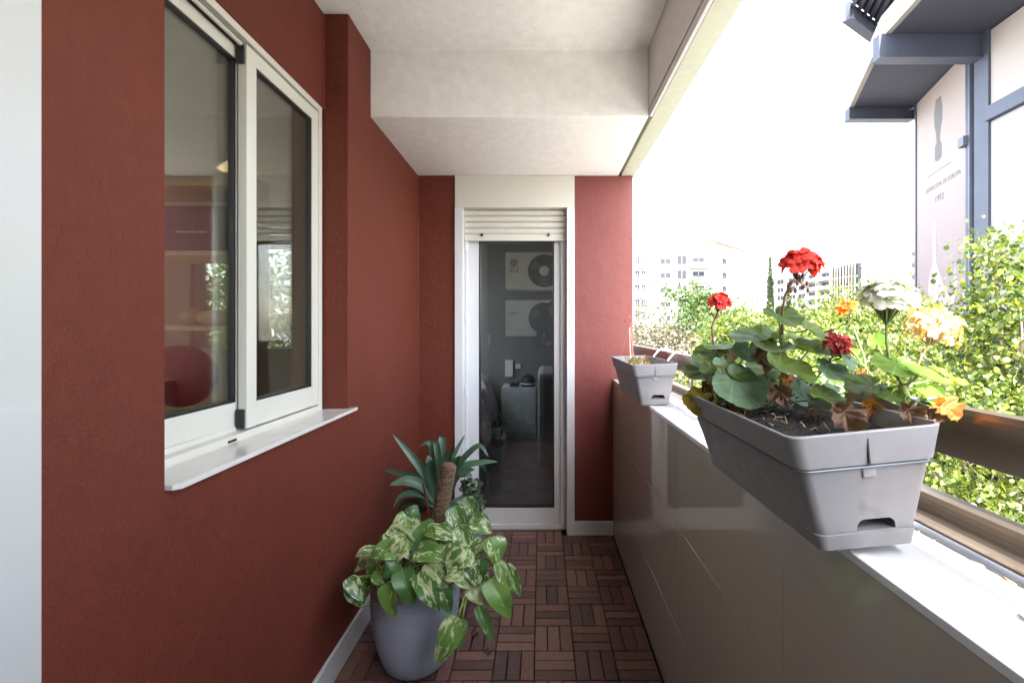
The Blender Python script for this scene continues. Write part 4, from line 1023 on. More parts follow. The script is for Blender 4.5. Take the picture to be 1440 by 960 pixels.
for q in range(30):
    a0 = random.uniform(-2.9, 0.2); rr = random.uniform(0.10, 0.17); c = Vector((-0.467 + rr * math.cos(a0), 1.74 + rr * math.sin(a0) * 0.9, random.uniform(0.33, 0.47)))
    d = Vector((math.cos(a0) * .7, math.sin(a0) * 0.5, random.uniform(-1.1, .1))).normalized(); L = random.uniform(0.055, 0.095)
    ph.blade([c, c + d * L * .5 + Vector((0, -.012, .015)), c + d * L], L * random.uniform(.5, .62), (random.uniform(-.6, .6), -.8, .6), heart, 12, 6, random.uniform(.1, .4), 0.05)
for q in range(26):   # inner leaves that fill the crown
    a0 = random.uniform(0, 6.28); rr = random.uniform(0.02, 0.15); c = Vector((-0.475 + rr * math.cos(a0), 1.74 + rr * math.sin(a0) * 0.8, random.uniform(0.31, 0.47)))
    d = Vector((math.cos(a0), math.sin(a0) * 0.9, random.uniform(-.7, .3))).normalized(); L = random.uniform(0.06, 0.10)
    ph.blade([c, c + d * L * .5 + Vector((0, 0, .015)), c + d * L], L * random.uniform(.5, .65), (random.uniform(-.4, .4), -.5, .8), heart, 10, 6, 0.2, 0.03)
ph.build('foliage', M['pothos'], po, smooth=True)
# trailing vines
pst.tube([P(520, 850, 1.55), P(505, 853, 1.54), P(497, 848, 1.53), P(500, 838, 1.53), P(503, 830, 1.53)], 0.0028, 6)
pst.tube([P(560, 840, 1.60), P(535, 848, 1.56), P(520, 850, 1.55)], 0.0028, 6)
pst.tube([P(645, 800, 1.6), P(665, 815, 1.55), P(655, 845, 1.5), P(640, 865, 1.46), P(648, 872, 1.45)], 0.003, 6)
pst.tube([P(645, 800, 1.6), P(675, 796, 1.56), P(700, 792, 1.55), P(710, 795, 1.55)], 0.003, 6)
pst.build('stems', mat('pothos_stalk', (0.20, 0.28, 0.07), 0.5, 0, 0.2, 30), po, smooth=True)
# moss pole
mp_ = thing('moss_pole', 'leaning brown coir moss pole standing in the middle of the pothos', 'moss pole', P(612, 760, 1.74))
pb0, pb1 = P(611, 765, 1.74), P(631, 655, 1.74)
pts = [pb0.lerp(pb1, i / 30) for i in range(31)]
rads = [(0.020 + 0.009 * min(1, i / 12)) * (1 + 0.06 * math.sin(i * 2.1) + 0.04 * math.sin(i * 5.3)) for i in range(31)]
pts += [pts[-1] + (pb1 - pb0).normalized() * 0.008, pts[-1] + (pb1 - pb0).normalized() * 0.012]; rads += [0.022, 0.010]
mc, nt, b = nmat('coir'); v = texco(nt); n1 = noise(nt, v, 70, 6, 0.7, 1.5); n2 = noise(nt, v, 12, 4)
cc = mixc(nt, ramp(nt, n2, [(0.45, 0.0), (0.6, 0.6)]), ramp(nt, n1, [(0.3, (0.06, 0.03, 0.018)), (0.7, (0.27, 0.155, 0.09))]), (0.12, 0.09, 0.04))
nt.links.new(cc, b.inputs['Base Color']); b.inputs['Roughness'].default_value = 0.95; bump(nt, b, [(n1, 1.0, 0.012)])
MB().tube(pts, rads, 20).build('pole', mc, mp_, smooth=True)
sp = MB(); ax_ = (pb1 - pb0)
sp.tube([pb0 + ax_ * (i / 160) + Vector((math.cos(i * 0.55) * 0.030, math.sin(i * 0.55) * 0.030, 0)) * (0.72 + 0.30 * min(1, i / 64)) for i in range(40, 160)], 0.0013, 5)
sp.build('twine', M['bark'], mp_)
st = tag(MB().tube([P(595, 679, 1.70), P(600, 703, 1.72), P(604, 728, 1.74)], 0.004, 8).build('plant_stake', mat('stake_red', (0.12, 0.025, 0.02), 0.5)), 'thin dark red stake left of the moss pole', 'stake')

# dracaena behind
dp = tag(MB().lathe([(0.09, 0.0), (0.12, 0.26), (0.125, 0.28), (0.115, 0.28), (0.105, 0.25)], (-0.50, 2.22, 0), 40).build('plant_pot', M['pot'], smooth=True), 'dark pot hidden behind the pothos under the strap leaved plant', 'pot')
dc = thing('dracaena', 'blue green strap leaved dracaena rising behind the moss pole', 'dracaena', (-0.47, 2.15, 0.27))
DY = 2.10
strap = lambda t: (0.75 + 0.5 * math.sin(math.pi * t * 0.7)) * (1 - t ** 3.2) + 0.02
DL = [([(612, 700), (600, 670), (578, 640), (552, 610)], 12), ([(610, 700), (590, 672), (565, 666), (539, 660)], 11), ([(612, 702), (592, 682), (570, 676), (548, 682)], 15),
      ([(612, 706), (590, 694), (566, 696), (553, 714)], 9), ([(612, 712), (592, 706), (568, 708), (558, 728)], 10), ([(612, 698), (610, 660), (606, 624), (589, 628)], 10),
      ([(616, 700), (618, 655), (613, 620), (613, 646)], 9), ([(618, 700), (622, 655), (622, 615), (626, 640)], 11), ([(622, 700), (630, 660), (642, 632), (654, 611)], 7),
      ([(624, 700), (640, 660), (672, 627), (687, 642)], 9), ([(624, 702), (646, 660), (676, 650), (700, 649)], 10), ([(625, 704), (650, 662), (674, 650), (685, 665)], 9),
      ([(614, 700), (606, 668), (606, 645), (599, 651)], 14), ([(618, 704), (632, 672), (655, 662), (668, 660)], 12), ([(612, 712), (600, 712), (588, 722), (582, 738)], 14),
      ([(622, 712), (640, 712), (650, 726), (654, 745)], 12), ([(620, 705), (632, 690), (640, 655), (648, 640)], 16), ([(616, 700), (612, 680), (609, 655), (604, 640)], 16),
      ([(624, 712), (650, 700), (672, 706), (679, 728)], 6), ([(620, 700), (626, 660), (634, 640), (640, 634)], 18), ([(616, 712), (598, 700), (580, 690), (566, 690)], 14)]
ds = MB()
for i, (pp, w) in enumerate(DL):
    sx = 0
    pts = [P(a, b_, DY + (0.10 * math.sin(i * 1.9)) * j / 3) for j, (a, b_) in enumerate(pp)]
    ds.blade(pts, px2m(w, DY) * 0.9, (0.2 * math.sin(i), -0.75, 0.5), strap, 18, 4, 0.32, 0.01)
ds.build('leaves', M['dracaena'], dc, smooth=True)
MB().tube([(-0.47, 2.16, 0.26), P(618, 715, 2.12), P(618, 695, 2.1)], [0.03, 0.028, 0.022], 12).build('stem', M['stalkdry'], dc, smooth=True)
# small leaved shrub beside it
jp = tag(MB().lathe([(0.045, 0.0), (0.058, 0.33), (0.06, 0.34), (0.052, 0.34), (0.05, 0.32)], (-0.345, 2.30, 0), 32).build('plant_pot', mat('pale_blue_pot', (0.30, 0.36, 0.44), 0.4), smooth=True), 'slim pale blue pot beside the white door frame', 'pot')
jd = thing('jade_plant', 'small dark leaved jade plant in front of the white door frame', 'jade plant', (-0.345, 2.30, 0.33))
jl = MB(); js = MB(); ova = lambda t: math.sin(math.pi * min(0.97, 0.04 + t * 0.92)) ** 0.7
for q in range(9):
    tipx = random.uniform(648, 680); tipy = random.uniform(655, 715)
    a = P(660, 728, 2.28); b = P(tipx, tipy, 2.22 + random.uniform(-.08, .08)); cv = curve(a, b, (random.uniform(-.02, .02), 0, 0), 7)
    js.tube(cv, [0.004 - 0.0003 * i for i in range(8)], 6)
    for p in cv[2:]:
        for s_ in range(4):
            a0 = random.uniform(0, 6.28); d = Vector((math.cos(a0), math.sin(a0) * 0.8, random.uniform(-.4, .8))).normalized()
            jl.blade([p, p + d * 0.014, p + d * 0.028], 0.016, (random.uniform(-1, 1), -1, .6), ova, 5, 4, 0.1)
cv = [P(662, 700, 2.2), P(672, 704, 2.15), P(679, 716, 2.12), P(677, 732, 2.1)]
js.tube(cv, 0.003, 6)
jl.build('foliage', M['jade'], jd, smooth=True); js.build('stems', M['stalk'], jd, smooth=True)
# fallen dry leaves on the deck
for i, (px, py, r) in enumerate(((668, 893, 0.016), (687, 919, 0.014), (650, 845, 0.010))):
    Y = EYE * FPX / (py - VY); q = MB(); ger_leaf(q, P(px, py, Y) + Vector((0, 0, 0.006)), r, (0.1, -0.1, 1), (1, 0.4 * i, 0), 0.2, 0.6, seed=i)
    tag(q.build('fallen_leaf', M['gerdead'], smooth=True), ['curled brown leaf on the deck right of the pot', 'pale brown leaf scrap nearest the camera on the deck', 'tiny brown leaf scrap on the deck close under the pothos'][i], 'leaf', 'dry leaves fallen on the deck')

# ================================================================ OUTSIDE
GZ = -6.5
gp = MB(); gp.poly([(-600, -600, GZ), (900, -600, GZ), (900, 900, GZ), (-600, 900, GZ)])
struct(gp.build('ground', M['paving']))
struct(MB().box(12.2, 19.8, -80, 160, GZ + 0.004, GZ + 0.008).build('road', M['asphalt']))
struct(MB().box(12.0, 12.2, -80, 160, GZ, GZ + 0.13).build('kerb', M['kerb'])); struct(MB().box(19.8, 20.0, -80, 160, GZ, GZ + 0.13).build('kerb', M['kerb']))
pm = MB()
for k in range(30): pm.box(15.94, 16.06, -60 + k * 7, -57 + k * 7, GZ + 0.012, GZ + 0.014)
struct(pm.build('road_markings', M['paint']))

def leaf_mesh(name, centers, size, m, seed=0, aniso=0.35, detail=True):
    rn = np.random.RandomState(seed); N = len(centers)
    d = rn.normal(size=(N, 3)); d[:, 2] -= 0.5; d /= np.linalg.norm(d, axis=1)[:, None]
    nrm = rn.normal(size=(N, 3)); nrm[:, 2] += aniso * 3
    s = np.cross(d, nrm); s /= (np.linalg.norm(s, axis=1)[:, None] + 1e-9); n = np.cross(s, d)
    L = size * rn.uniform(0.65, 1.25, size=(N, 1))
    if detail:
        prof = [(0, 0, 0), (0.28, 0.36, .10), (0.62, 0.34, .10), (1.0, 0, -.08), (0.62, -0.34, .10), (0.28, -0.36, .10)]
        faces = [(0, 1, 2, 3), (0, 3, 4, 5)]
    else:
        prof = [(0, 0, 0), (0.45, 0.40, .1), (1, 0, 0), (0.45, -0.40, .1)]; faces = [(0, 1, 2, 3)]
    K = len(prof); V = np.zeros((N, K, 3))
    for k, (a, b, h) in enumerate(prof): V[:, k] = centers + d * L * a + s * L * b + n * L * h
    me = bpy.data.meshes.new(name)
    me.vertices.add(N * K); me.vertices.foreach_set('co', V.reshape(-1))
    F = np.array(faces); nf = len(faces)
    idx = (np.arange(N)[:, None, None] * K + F[None]).reshape(-1)
    me.loops.add(len(idx)); me.loops.foreach_set('vertex_index', idx.astype(np.int32))
    me.polygons.add(N * nf); me.polygons.foreach_set('loop_start', (np.arange(N * nf) * 4).astype(np.int32))
    me.update(calc_edges=True); me.validate(); me.materials.append(m)
    return me

def tree_meshes(seed, rad, hgt, trunk_h, nclump, nleaf, lsize, m, spread=0.55, detail=True):
    """local meshes: crown and wood; crown centre at trunk_h + hgt/2"""
    rn = np.random.RandomState(seed); wood = MB(); cs = []; cz = trunk_h + hgt / 2
    lean = rn.uniform(-.3, .3, 2)
    wood.tube([(0, 0, 0), (lean[0] * .3, lean[1] * .3, trunk_h * .5), (lean[0], lean[1], trunk_h), (lean[0] * 1.2, lean[1] * 1.2, trunk_h + hgt * .45)], [0.2, 0.16, 0.13, 0.05], 10)
    for i in range(nclump):
        u = rn.normal(size=3); u /= np.linalg.norm(u); r = rn.uniform(0.35, 1.0) ** 0.5
        c = np.array([u[0] * rad * r, u[1] * rad * r, cz + u[2] * hgt / 2 * r])
        k = 1 + 0.25 * math.sin(3 * math.atan2(u[1], u[0]) + seed); c[:2] *= k
        n = int(nleaf / nclump * rn.uniform(0.5, 1.5)); sg = spread * rn.uniform(0.6, 1.3)
        pts = rn.normal(size=(n, 3)) * [sg, sg, sg * 0.75] + c
        cs.append(pts)
        if i % 2 == 0:
            s0 = Vector((lean[0], lean[1], trunk_h + (hgt * .35) * rn.rand())); e = Vector(c)
            mid = s0.lerp(e, .5) + Vector((rn.uniform(-.2, .2), rn.uniform(-.2, .2), rn.uniform(0, .3)))
            wood.tube([s0, mid, e], [0.06, 0.035, 0.008], 6)
            for q in range(4):
                e2 = e + Vector(rn.normal(size=3)) * sg * 1.1
                wood.tube([mid.lerp(e, .6), e2], [0.014, 0.004], 5)
    C = np.concatenate(cs)
    return leaf_mesh('crown', C, lsize, m, seed + 1, detail=detail), wood
def tree(name, x, y, top, rad, hgt, label, seed, nclump=60, nleaf=9000, lsize=0.10, m='tleaf', group='street trees below the balcony', spread=0.5, detail=True):
    H = top - GZ; th = H - hgt
    me, wood = tree_meshes(seed, rad, hgt, th, nclump, nleaf, lsize, M[m], spread, detail)
    t = thing(name, label, 'tree', (x, y, GZ), group=group)
    c = bpy.data.objects.new('crown', me); COL.objects.link(c); c.parent = t
    wood.build('trunk', M['bark'], t, smooth=True, local=True)
    return t
tree('street_tree', 9.0, 8.9, 3.2, 1.15, 6.0, 'nearest yellow green tree, its top rising in front of the grey steel column', 11, 50, 9500, 0.11, spread=0.34)
tree('street_tree', 7.3, 7.6, 0.5, 2.0, 4.6, 'low bushy yellow green tree seen through the railing at the right edge', 12, 60, 15000, 0.10, spread=0.42)
tree('street_tree', 9.6, 13.6, 2.0, 2.3, 6.5, 'yellow green tree standing behind the white flower head', 13, 60, 18700, 0.12, spread=0.42)
tree('street_tree', 12.6, 14.2, 1.5, 2.4, 7, 'yellow green tree behind the peach flower head, left of the nearest tree', 14, 60, 12000, 0.13)
tree('street_tree', 5.6, 10.5, 0.9, 2.2, 5.5, 'green tree directly behind the scarlet flowered geranium', 15, 70, 20400, 0.11, spread=0.42)
tree('street_tree', 8.8, 19, 2.3, 2.8, 7, 'green tree in front of the two cypresses', 16, 60, 17000, 0.15, m='tleaf')
tree('street_tree', 14.2, 21, 3.1, 2.9, 8, 'tall yellow green tree left of the pink banner', 17, 60, 17000, 0.16)
tree('street_tree', 20.0, 23, 2.2, 3.2, 8, 'yellow green tree at the foot of the pink banner', 18, 60, 15300, 0.17)
tree('street_tree', 8.2, 26, 3.3, 2.7, 8, 'green tree in front of the white apartment block', 19, 60, 15300, 0.19, m='tleaf2', detail=False)
tree('street_tree', 4.9, 22.5, 2.4, 2.4, 7, 'greyish brown tree beside the pillar edge', 20, 60, 17000, 0.13, m='tleaf3', detail=False)
tree('street_tree', 12.6, 31, 2.4, 3.2, 8, 'green tree right of the small scarlet flower, before the white block', 21, 60, 15300, 0.21, m='tleaf2', detail=False)
tree('street_tree', 17.5, 34, 2.6, 3.4, 8, 'green tree in front of the grey balcony block', 22, 60, 15300, 0.22, m='tleaf', detail=False)
tree('street_tree', 23.5, 36, 3.3, 3.4, 9, 'green tree in front of the dark glazed end of the grey block', 23, 60, 15300, 0.23, m='tleaf', detail=False)
tree('street_tree', 26.0, 27, 1.0, 3.4, 8, 'yellow green tree under the second stadium panel', 24, 60, 13600, 0.2, detail=False)
tree('street_tree', 10.6, 44, 2.0, 4.5, 8.5, 'pale distant tree at the foot of the white block', 25, 60, 13600, 0.28, m='tleaf3', detail=False)
tree('stand_in_tree', -5.0, 9.0, 3.2, 2.4, 6.5, 'added yellow green tree standing in for the green reflected in the study window pane', 26, 60, 15300, 0.12, group=None)  # tree added behind the study to supply the reflected foliage colour
for i, (px, Y, top, hw, lb_) in enumerate(((1083, 60, 362, 0.55, 'taller slender cypress left of the large scarlet flower'), (1109, 66, 398, 0.5, 'shorter slender cypress behind the stem of the large scarlet flower'))):
    c = P(px, 460, Y); tz = P(px, top, Y).z; t = thing('cypress', lb_, 'tree', (c.x, Y, GZ), group='slender cypresses')
    rn = np.random.RandomState(5 + i); H = tz - GZ; n = 9000
    z = rn.uniform(1.0, H, n); rad = hw * np.minimum(1, (H - z) / (H * 0.5)) ** 0.75 * rn.uniform(0.3, 1.0, n); a = rn.uniform(0, 6.28, n)
    me = leaf_mesh('crown', np.stack([rad * np.cos(a), rad * np.sin(a), z], 1), 0.22, M['cyp'], i, detail=False)
    c = bpy.data.objects.new('crown', me); COL.objects.link(c); c.parent = t
    MB().tube([(0, 0, 0), (0, 0, H * .9)], [0.12, 0.03], 8).build('trunk', M['bark'], t, local=True)

# ---- apartment blocks
M['bwhite'] = mat('facade_white', (0.34, 0.33, 0.315), 0.8, 0, 0.05, 0.2)
M['bgrey'] = mat('facade_grey', (0.20, 0.20, 0.20), 0.8, 0, 0.06, 0.2)
M['bbrick'] = mat('facade_brick', (0.40, 0.22, 0.15), 0.85, 0, 0.1, 0.4)
M['bdark'] = mat('facade_glass', (0.008, 0.010, 0.016), 0.6, 0, 0.4, 0.3)
M['pink'] = mat('awning_pink', (0.55, 0.30, 0.28), 0.8)
M['roofb'] = mat('roof_brown', (0.30, 0.16, 0.09), 0.8)
def facade(parent, a, b, z0, z1, wins, wallm, depth=0.25, glass='bdark'):
    pass
def win(parent, a, b, u0, u1, z0, z1, dep=0.12, frame=True):
    """a window on the facade that runs from ground point a to b (outside on the right hand side)"""
    a = Vector((a[0], a[1], 0)); b = Vector((b[0], b[1], 0)); L = (b - a).length; d = (b - a) / L; n = Vector((d.y, -d.x, 0))
    def q(u, off, z): p = a + d * u + n * off; return (p.x, p.y, z)
    m = MB()
    w = 0.045
    for (ua, ub, za, zb) in ((u0 - w, u1 + w, z0 - w, z0), (u0 - w, u1 + w, z1, z1 + w), (u0 - w, u0, z0, z1), (u1, u1 + w, z0, z1), ((u0 + u1) / 2 - .03, (u0 + u1) / 2 + .03, z0, z1)):
        m.loft([[q(ua, 0.01, za), q(ub, 0.01, za), q(ub, 0.01, zb), q(ua, 0.01, zb)], [q(ua, 0.10, za), q(ub, 0.10, za), q(ub, 0.10, zb), q(ua, 0.10, zb)]])
    f = m.build('window', M['bwhite'], parent)
    g = MB().loft([[q(u0, 0.004, z0), q(u1, 0.004, z0), q(u1, 0.004, z1), q(u0, 0.004, z1)], [q(u0, 0.03, z0), q(u1, 0.03, z0), q(u1, 0.03, z1), q(u0, 0.03, z1)]]).build('pane', M['bdark'], f)
    for vv in g.data.vertices: vv.co -= Vector(parent.location)
    return f
def slab(parent, name, m, a, b, u0, u1, o0, o1, z0, z1):
    a = Vector((a[0], a[1], 0)); b = Vector((b[0], b[1], 0)); L = (b - a).length; d = (b - a) / L; n = Vector((d.y, -d.x, 0))
    def q(u, off, z): p = a + d * u + n * off; return (p.x, p.y, z)
    return MB().loft([[q(u0, o0, z0), q(u1, o0, z0), q(u1, o1, z0), q(u0, o1, z0)], [q(u0, o0, z1), q(u1, o0, z1), q(u1, o1, z1), q(u0, o1, z1)]]).build(name, m, parent)
A0, A1, A2 = (10, 98), (36.1, 98), (48.9, 111)
ba = thing('apartment_block', 'tall sunlit white apartment block behind the trees beside the pillar', 'building', (30, 108, GZ))
foot = [A0, A1, A2, (30, 128), (10, 128)]; ZT = 19.2
MB().loft([[(x, y, GZ) for x, y in foot], [(x, y, ZT) for x, y in foot]]).build('wall', M['bwhite'], ba)
foot2 = [(16, 101), (33, 101), (39, 107), (30, 122), (16, 122)]
MB().loft([[(x, y, ZT) for x, y in foot2], [(x, y, ZT + 2.7) for x, y in foot2]]).build('penthouse', M['bwhite'], ba)
def up(px, Y=98.0): return (px - VX) / FPX * Y - A0[0]
def zz(py, Y=98.0): return EYE - (py - VY) / FPX * Y
for r in range(7):
    dy = 20.1 * r
    win(ba, A0, A1, up(893), up(899), zz(373 + dy), zz(361 + dy)); win(ba, A0, A1, up(902.5), up(907), zz(373 + dy), zz(361 + dy))
    win(ba, A0, A1, up(928), up(943), zz(371 + dy), zz(364 + dy)); slab(ba, 'lintel', M['pink'], A0, A1, up(927), up(944), 0.002, 0.25, zz(361 + dy), zz(360 + dy))
    win(ba, A0, A1, up(952), up(965), zz(372 + dy), zz(360 + dy))
    win(ba, A0, A1, up(974), up(990), zz(372 + dy), zz(362 + dy))
    slab(ba, 'balcony', M['bwhite'], A0, A1, up(968), up(996), 0.002, 1.3, zz(377 + dy), zz(370 + dy))
    slab(ba, 'balcony', M['bwhite'], A0, A1, up(891), up(908), 0.002, 0.9, zz(377 + dy), zz(372 + dy))
    z0 = zz(378 + dy)
    win(ba, A1, A2, 4.2, 6.2, z0 + 1.3, z0 + 2.6); win(ba, A1, A2, 15.6, 16.5, z0 + 0.8, z0 + 2.0)
    slab(ba, 'awning', M['pink'] if r % 2 else M['roofb'], A1, A2, 4.0, 6.4, 0.12, 0.7, z0 + 2.7, z0 + 2.85)
slab(ba, 'roof_edge', M['roofb'], A1, A2, 0.3, 18.0, 0.002, 0.5, ZT - 0.1, ZT + 0.35)
slab(ba, 'roof_edge', M['roofb'], A0, A1, 24.0, 26.0, 0.002, 0.5, ZT - 0.1, ZT + 0.25)
mast = MB(); 
for px, h in ((925, 3.2), (948, 4), (965, 5)):
    x = up(px) + A0[0]; mast.tube([(x, 104, ZT + 2.7), (x, 104, ZT + 2.7 + h)], 0.05, 5)
    for k in range(3): mast.tube([(x - .5, 104, ZT + 2 + h - k * .4), (x + .5, 104, ZT + 2 + h - k * .4)], 0.03, 4)
mast.build('antennas', M['wire'], ba)
# grey block with balconies
B0, B1 = (88.8, 184), (98.1, 143)
L2 = math.dist(B0, B1)
bb_ = thing('apartment_block', 'grey apartment block with white balconies and a dark glazed end behind the scarlet flower', 'building', (95, 165, GZ))
ft = [B0, B1, (125, 149), (116, 190)]
MB().loft([[(x, y, GZ) for x, y in ft], [(x, y, 19.6) for x, y in ft]]).build('wall', M['bgrey'], bb_)
slab(bb_, 'roof_slab', M['bwhite'], B0, B1, -0.3, L2 + .3, -20, 0.4, 19.6, 20.1)
for r in range(8):
    z0 = 17.0 - 3.0 * r
    for u in (1.0, 6.0, 12.0, 16.5): win(bb_, B0, B1, u, u + 3.2, z0 + 0.5, z0 + 2.0)
    slab(bb_, 'window_band', M['bwhite'], B0, B1, 4.4, 5.8, 0.01, 0.09, z0 + 0.4, z0 + 2.1)
    for u in (20.8, 26.5):
        slab(bb_, 'balcony', M['bwhite'], B0, B1, u, u + 5.0, 0.002, 1.5, z0 - 0.2, z0 + 0.95)
        win(bb_, B0, B1, u + 0.6, u + 4.4, z0 + 0.3, z0 + 2.2)
slab(bb_, 'pier', M['bwhite'], B0, B1, 25.85, 26.45, 0.002, 1.6, GZ, 19.5)
slab(bb_, 'pier', M['bwhite'], B0, B1, 31.55, 32.3, 0.002, 1.6, GZ, 20.0)
slab(bb_, 'glazed_front', M['bdark'], B0, B1, 32.35, L2, 0.002, 1.4, GZ, 20.9)
for k in range(9):
    slab(bb_, 'fin', M['bwhite'] if k % 3 else M['bbrick'], B0, B1, 32.6 + k * 1.05, 32.75 + k * 1.05, 1.402, 1.75, GZ, 20.8)
for r in range(8): slab(bb_, 'floor_band', M['bgrey'], B0, B1, 32.4, L2, 1.402, 1.55, 17.0 - 3 * r - .15, 17.0 - 3 * r + .15)
bc = thing('apartment_block', 'reddish brick block just visible at the left edge of the banner', 'building', (97, 126, GZ))
fc = [(94.4, 120), (104, 120), (117, 134), (106.6, 134)]
MB().loft([[(x, y, GZ) for x, y in fc], [(x, y, 21.6) for x, y in fc]]).build('wall', M['bbrick'], bc)
for r in range(9):
    z0 = 18.6 - 3 * r
    MB().box(94.6, 97.6, 119.2, 119.998, z0 - .3, z0 + .7).build('balcony', M['bwhite'], bc)
    win(bc, (94.4, 120), (104, 120), 0.7, 2.6, z0 + 0.4, z0 + 2.0)

# ---- stadium with its hanging banners
M['steel'] = mat('blue_grey_steel', (0.060, 0.068, 0.095), 0.5, 0.3, 0.12, 0.6)
M['soffit'] = mat('dark_soffit', (0.035, 0.035, 0.052), 0.8, 0, 0.1, 0.5)
M['fascia'] = mat('cream_concrete', (0.22, 0.20, 0.175), 0.8, 0, 0.08, 0.6, bs=0.2, bscale=3)
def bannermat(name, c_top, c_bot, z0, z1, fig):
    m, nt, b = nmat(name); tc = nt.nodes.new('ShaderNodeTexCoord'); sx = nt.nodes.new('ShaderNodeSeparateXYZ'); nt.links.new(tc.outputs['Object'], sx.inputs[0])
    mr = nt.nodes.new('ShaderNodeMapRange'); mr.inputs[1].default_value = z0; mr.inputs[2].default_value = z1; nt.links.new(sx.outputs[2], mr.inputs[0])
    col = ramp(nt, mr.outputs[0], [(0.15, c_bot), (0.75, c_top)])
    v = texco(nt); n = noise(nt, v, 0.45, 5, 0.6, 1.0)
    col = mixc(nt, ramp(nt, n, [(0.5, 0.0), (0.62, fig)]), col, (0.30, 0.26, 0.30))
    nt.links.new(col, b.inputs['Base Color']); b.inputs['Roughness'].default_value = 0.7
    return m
st = thing('stadium', 'huge steel and concrete stadium with cantilever roof and hanging banners at the right', 'stadium', (33, 35, GZ))
SB, SA = Vector((36.6, 45.4)), Vector((33.0, 35.0)); d1 = (SA - SB).normalized()
SC = Vector((30.7, 10.0)); ZS = 23.0
def seg(name, m, a, b, u0, u1, o0, o1, z0, z1, bev=0, parent=None): 
    o = slab(parent or st, name, m, a, b, u0, u1, o0, o1, z0, z1); return o
L1 = (SB - SA).length; Ls = (SC - SA).length
wall = [tuple(SB), tuple(SA), tuple(SC), (60, 10), (60, 60), (51, 60)]
MB().loft([[(x, y, GZ) for x, y in wall], [(x, y, ZS) for x, y in wall]]).build('wall', M['soffit'], st)
# banners hang proud of the wall (outside = towards the street)
t1 = L1 - 1.70
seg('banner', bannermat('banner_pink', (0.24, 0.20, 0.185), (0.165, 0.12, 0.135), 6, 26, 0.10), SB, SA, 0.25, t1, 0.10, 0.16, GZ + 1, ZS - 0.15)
seg('edge_trim', M['steel'], SB, SA, -0.1, 0.2, 0.0, 0.25, GZ, ZS)
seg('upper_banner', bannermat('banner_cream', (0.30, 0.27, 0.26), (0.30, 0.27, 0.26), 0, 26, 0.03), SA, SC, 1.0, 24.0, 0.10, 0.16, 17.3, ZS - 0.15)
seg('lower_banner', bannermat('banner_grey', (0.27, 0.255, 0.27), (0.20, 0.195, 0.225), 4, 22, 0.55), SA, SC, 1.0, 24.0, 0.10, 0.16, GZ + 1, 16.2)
seg('cross_beam', M['steel'], SA, SC, 0.9, 24.0, 0.05, 0.55, 16.25, 17.25)
# banner writing and trophy outline, printed flat
nrm = Vector((d1.y, -d1.x)); 
def on_banner(u, z, off=0.166):
    p = SB + d1 * u + nrm * off; return Vector((p.x, p.y, z))
ang = math.atan2(d1.y, d1.x)
def bt(u, z): return Matrix.Translation(on_banner(u, z)) @ Matrix.Rotation(ang, 4, 'Z') @ Matrix.Rotation(R(90), 4, 'X')
def u_at(px):   # where along the facade the photograph shows a column
    k = (px - VX) / FPX
    for i in range(2000):
        u = i * 0.01; p = SB + d1 * u
        if p.x / p.y >= k: return u
    return 8
uu = u_at(1305)
for wd_ in ('SUPERCOPA', 'DE', 'EUROPA'):
    me_ = text_mesh(wd_, 0.56, 0.003); wx = max(v_.co.x for v_ in me_.vertices) - min(v_.co.x for v_ in me_.vertices); bpy.data.meshes.remove(me_)
    lettering('lettering', wd_, 0.56, M['print'], st, bt(uu + wx / 2, 13.75), 0.003); uu += wx + 0.22
lettering('lettering', '1992', 0.85, M['print'], st, bt(u_at(1324), 12.55), 0.003)
ul = u_at(1307); ur = u_at(1341)
MB().loft([[on_banner(ul, 15.0), on_banner(ur, 15.0), on_banner(ur, 15.06), on_banner(ul, 15.06)], [on_banner(ul, 15.0, .17), on_banner(ur, 15.0, .17), on_banner(ur, 15.06, .17), on_banner(ul, 15.06, .17)]]).build('printed_line', M['print'], st)
uc = u_at(1322.5); half = [(0.30, 15.9), (0.62, 16.1), (0.60, 17.2), (0.30, 17.6), (0.42, 18.5), (0.72, 19.3), (0.74, 20.3), (0.55, 21.0), (0.45, 21.4)]
ring = [(uc + w, z) for w, z in half] + [(uc - w, z) for w, z in reversed(half)]
trm = mat('print_trophy', (0.10, 0.098, 0.098), 0.8)
MB().loft([[on_banner(u, z) for u, z in ring], [on_banner(u, z, .172) for u, z in ring]]).build('printed_trophy', trm, st)
figm = mat('print_figure', (0.28, 0.225, 0.235), 0.8, 0, 0.12, 0.8)
fig = [(-0.3, -3), (-0.9, 0), (-1.35, 3.0), (-1.2, 4.2), (-0.5, 5.2), (-0.45, 7.0), (-0.6, 8.6), (-0.1, 9.3), (0.35, 8.7), (0.2, 7.0), (0.25, 5.4), (1.0, 4.2), (2.2, 2.6), (3.2, 2.6), (3.1, 3.4), (3.6, 4.8), (3.9, 3.0), (3.5, 1.6), (1.8, 1.4), (1.5, -1), (1.6, -3)]
uf = u_at(1318)
MB().loft([[on_banner(uf + a, b_ + 1.6) for a, b_ in fig], [on_banner(uf + a, b_ + 1.6, .17) for a, b_ in fig]]).build('printed_figure', figm, st)
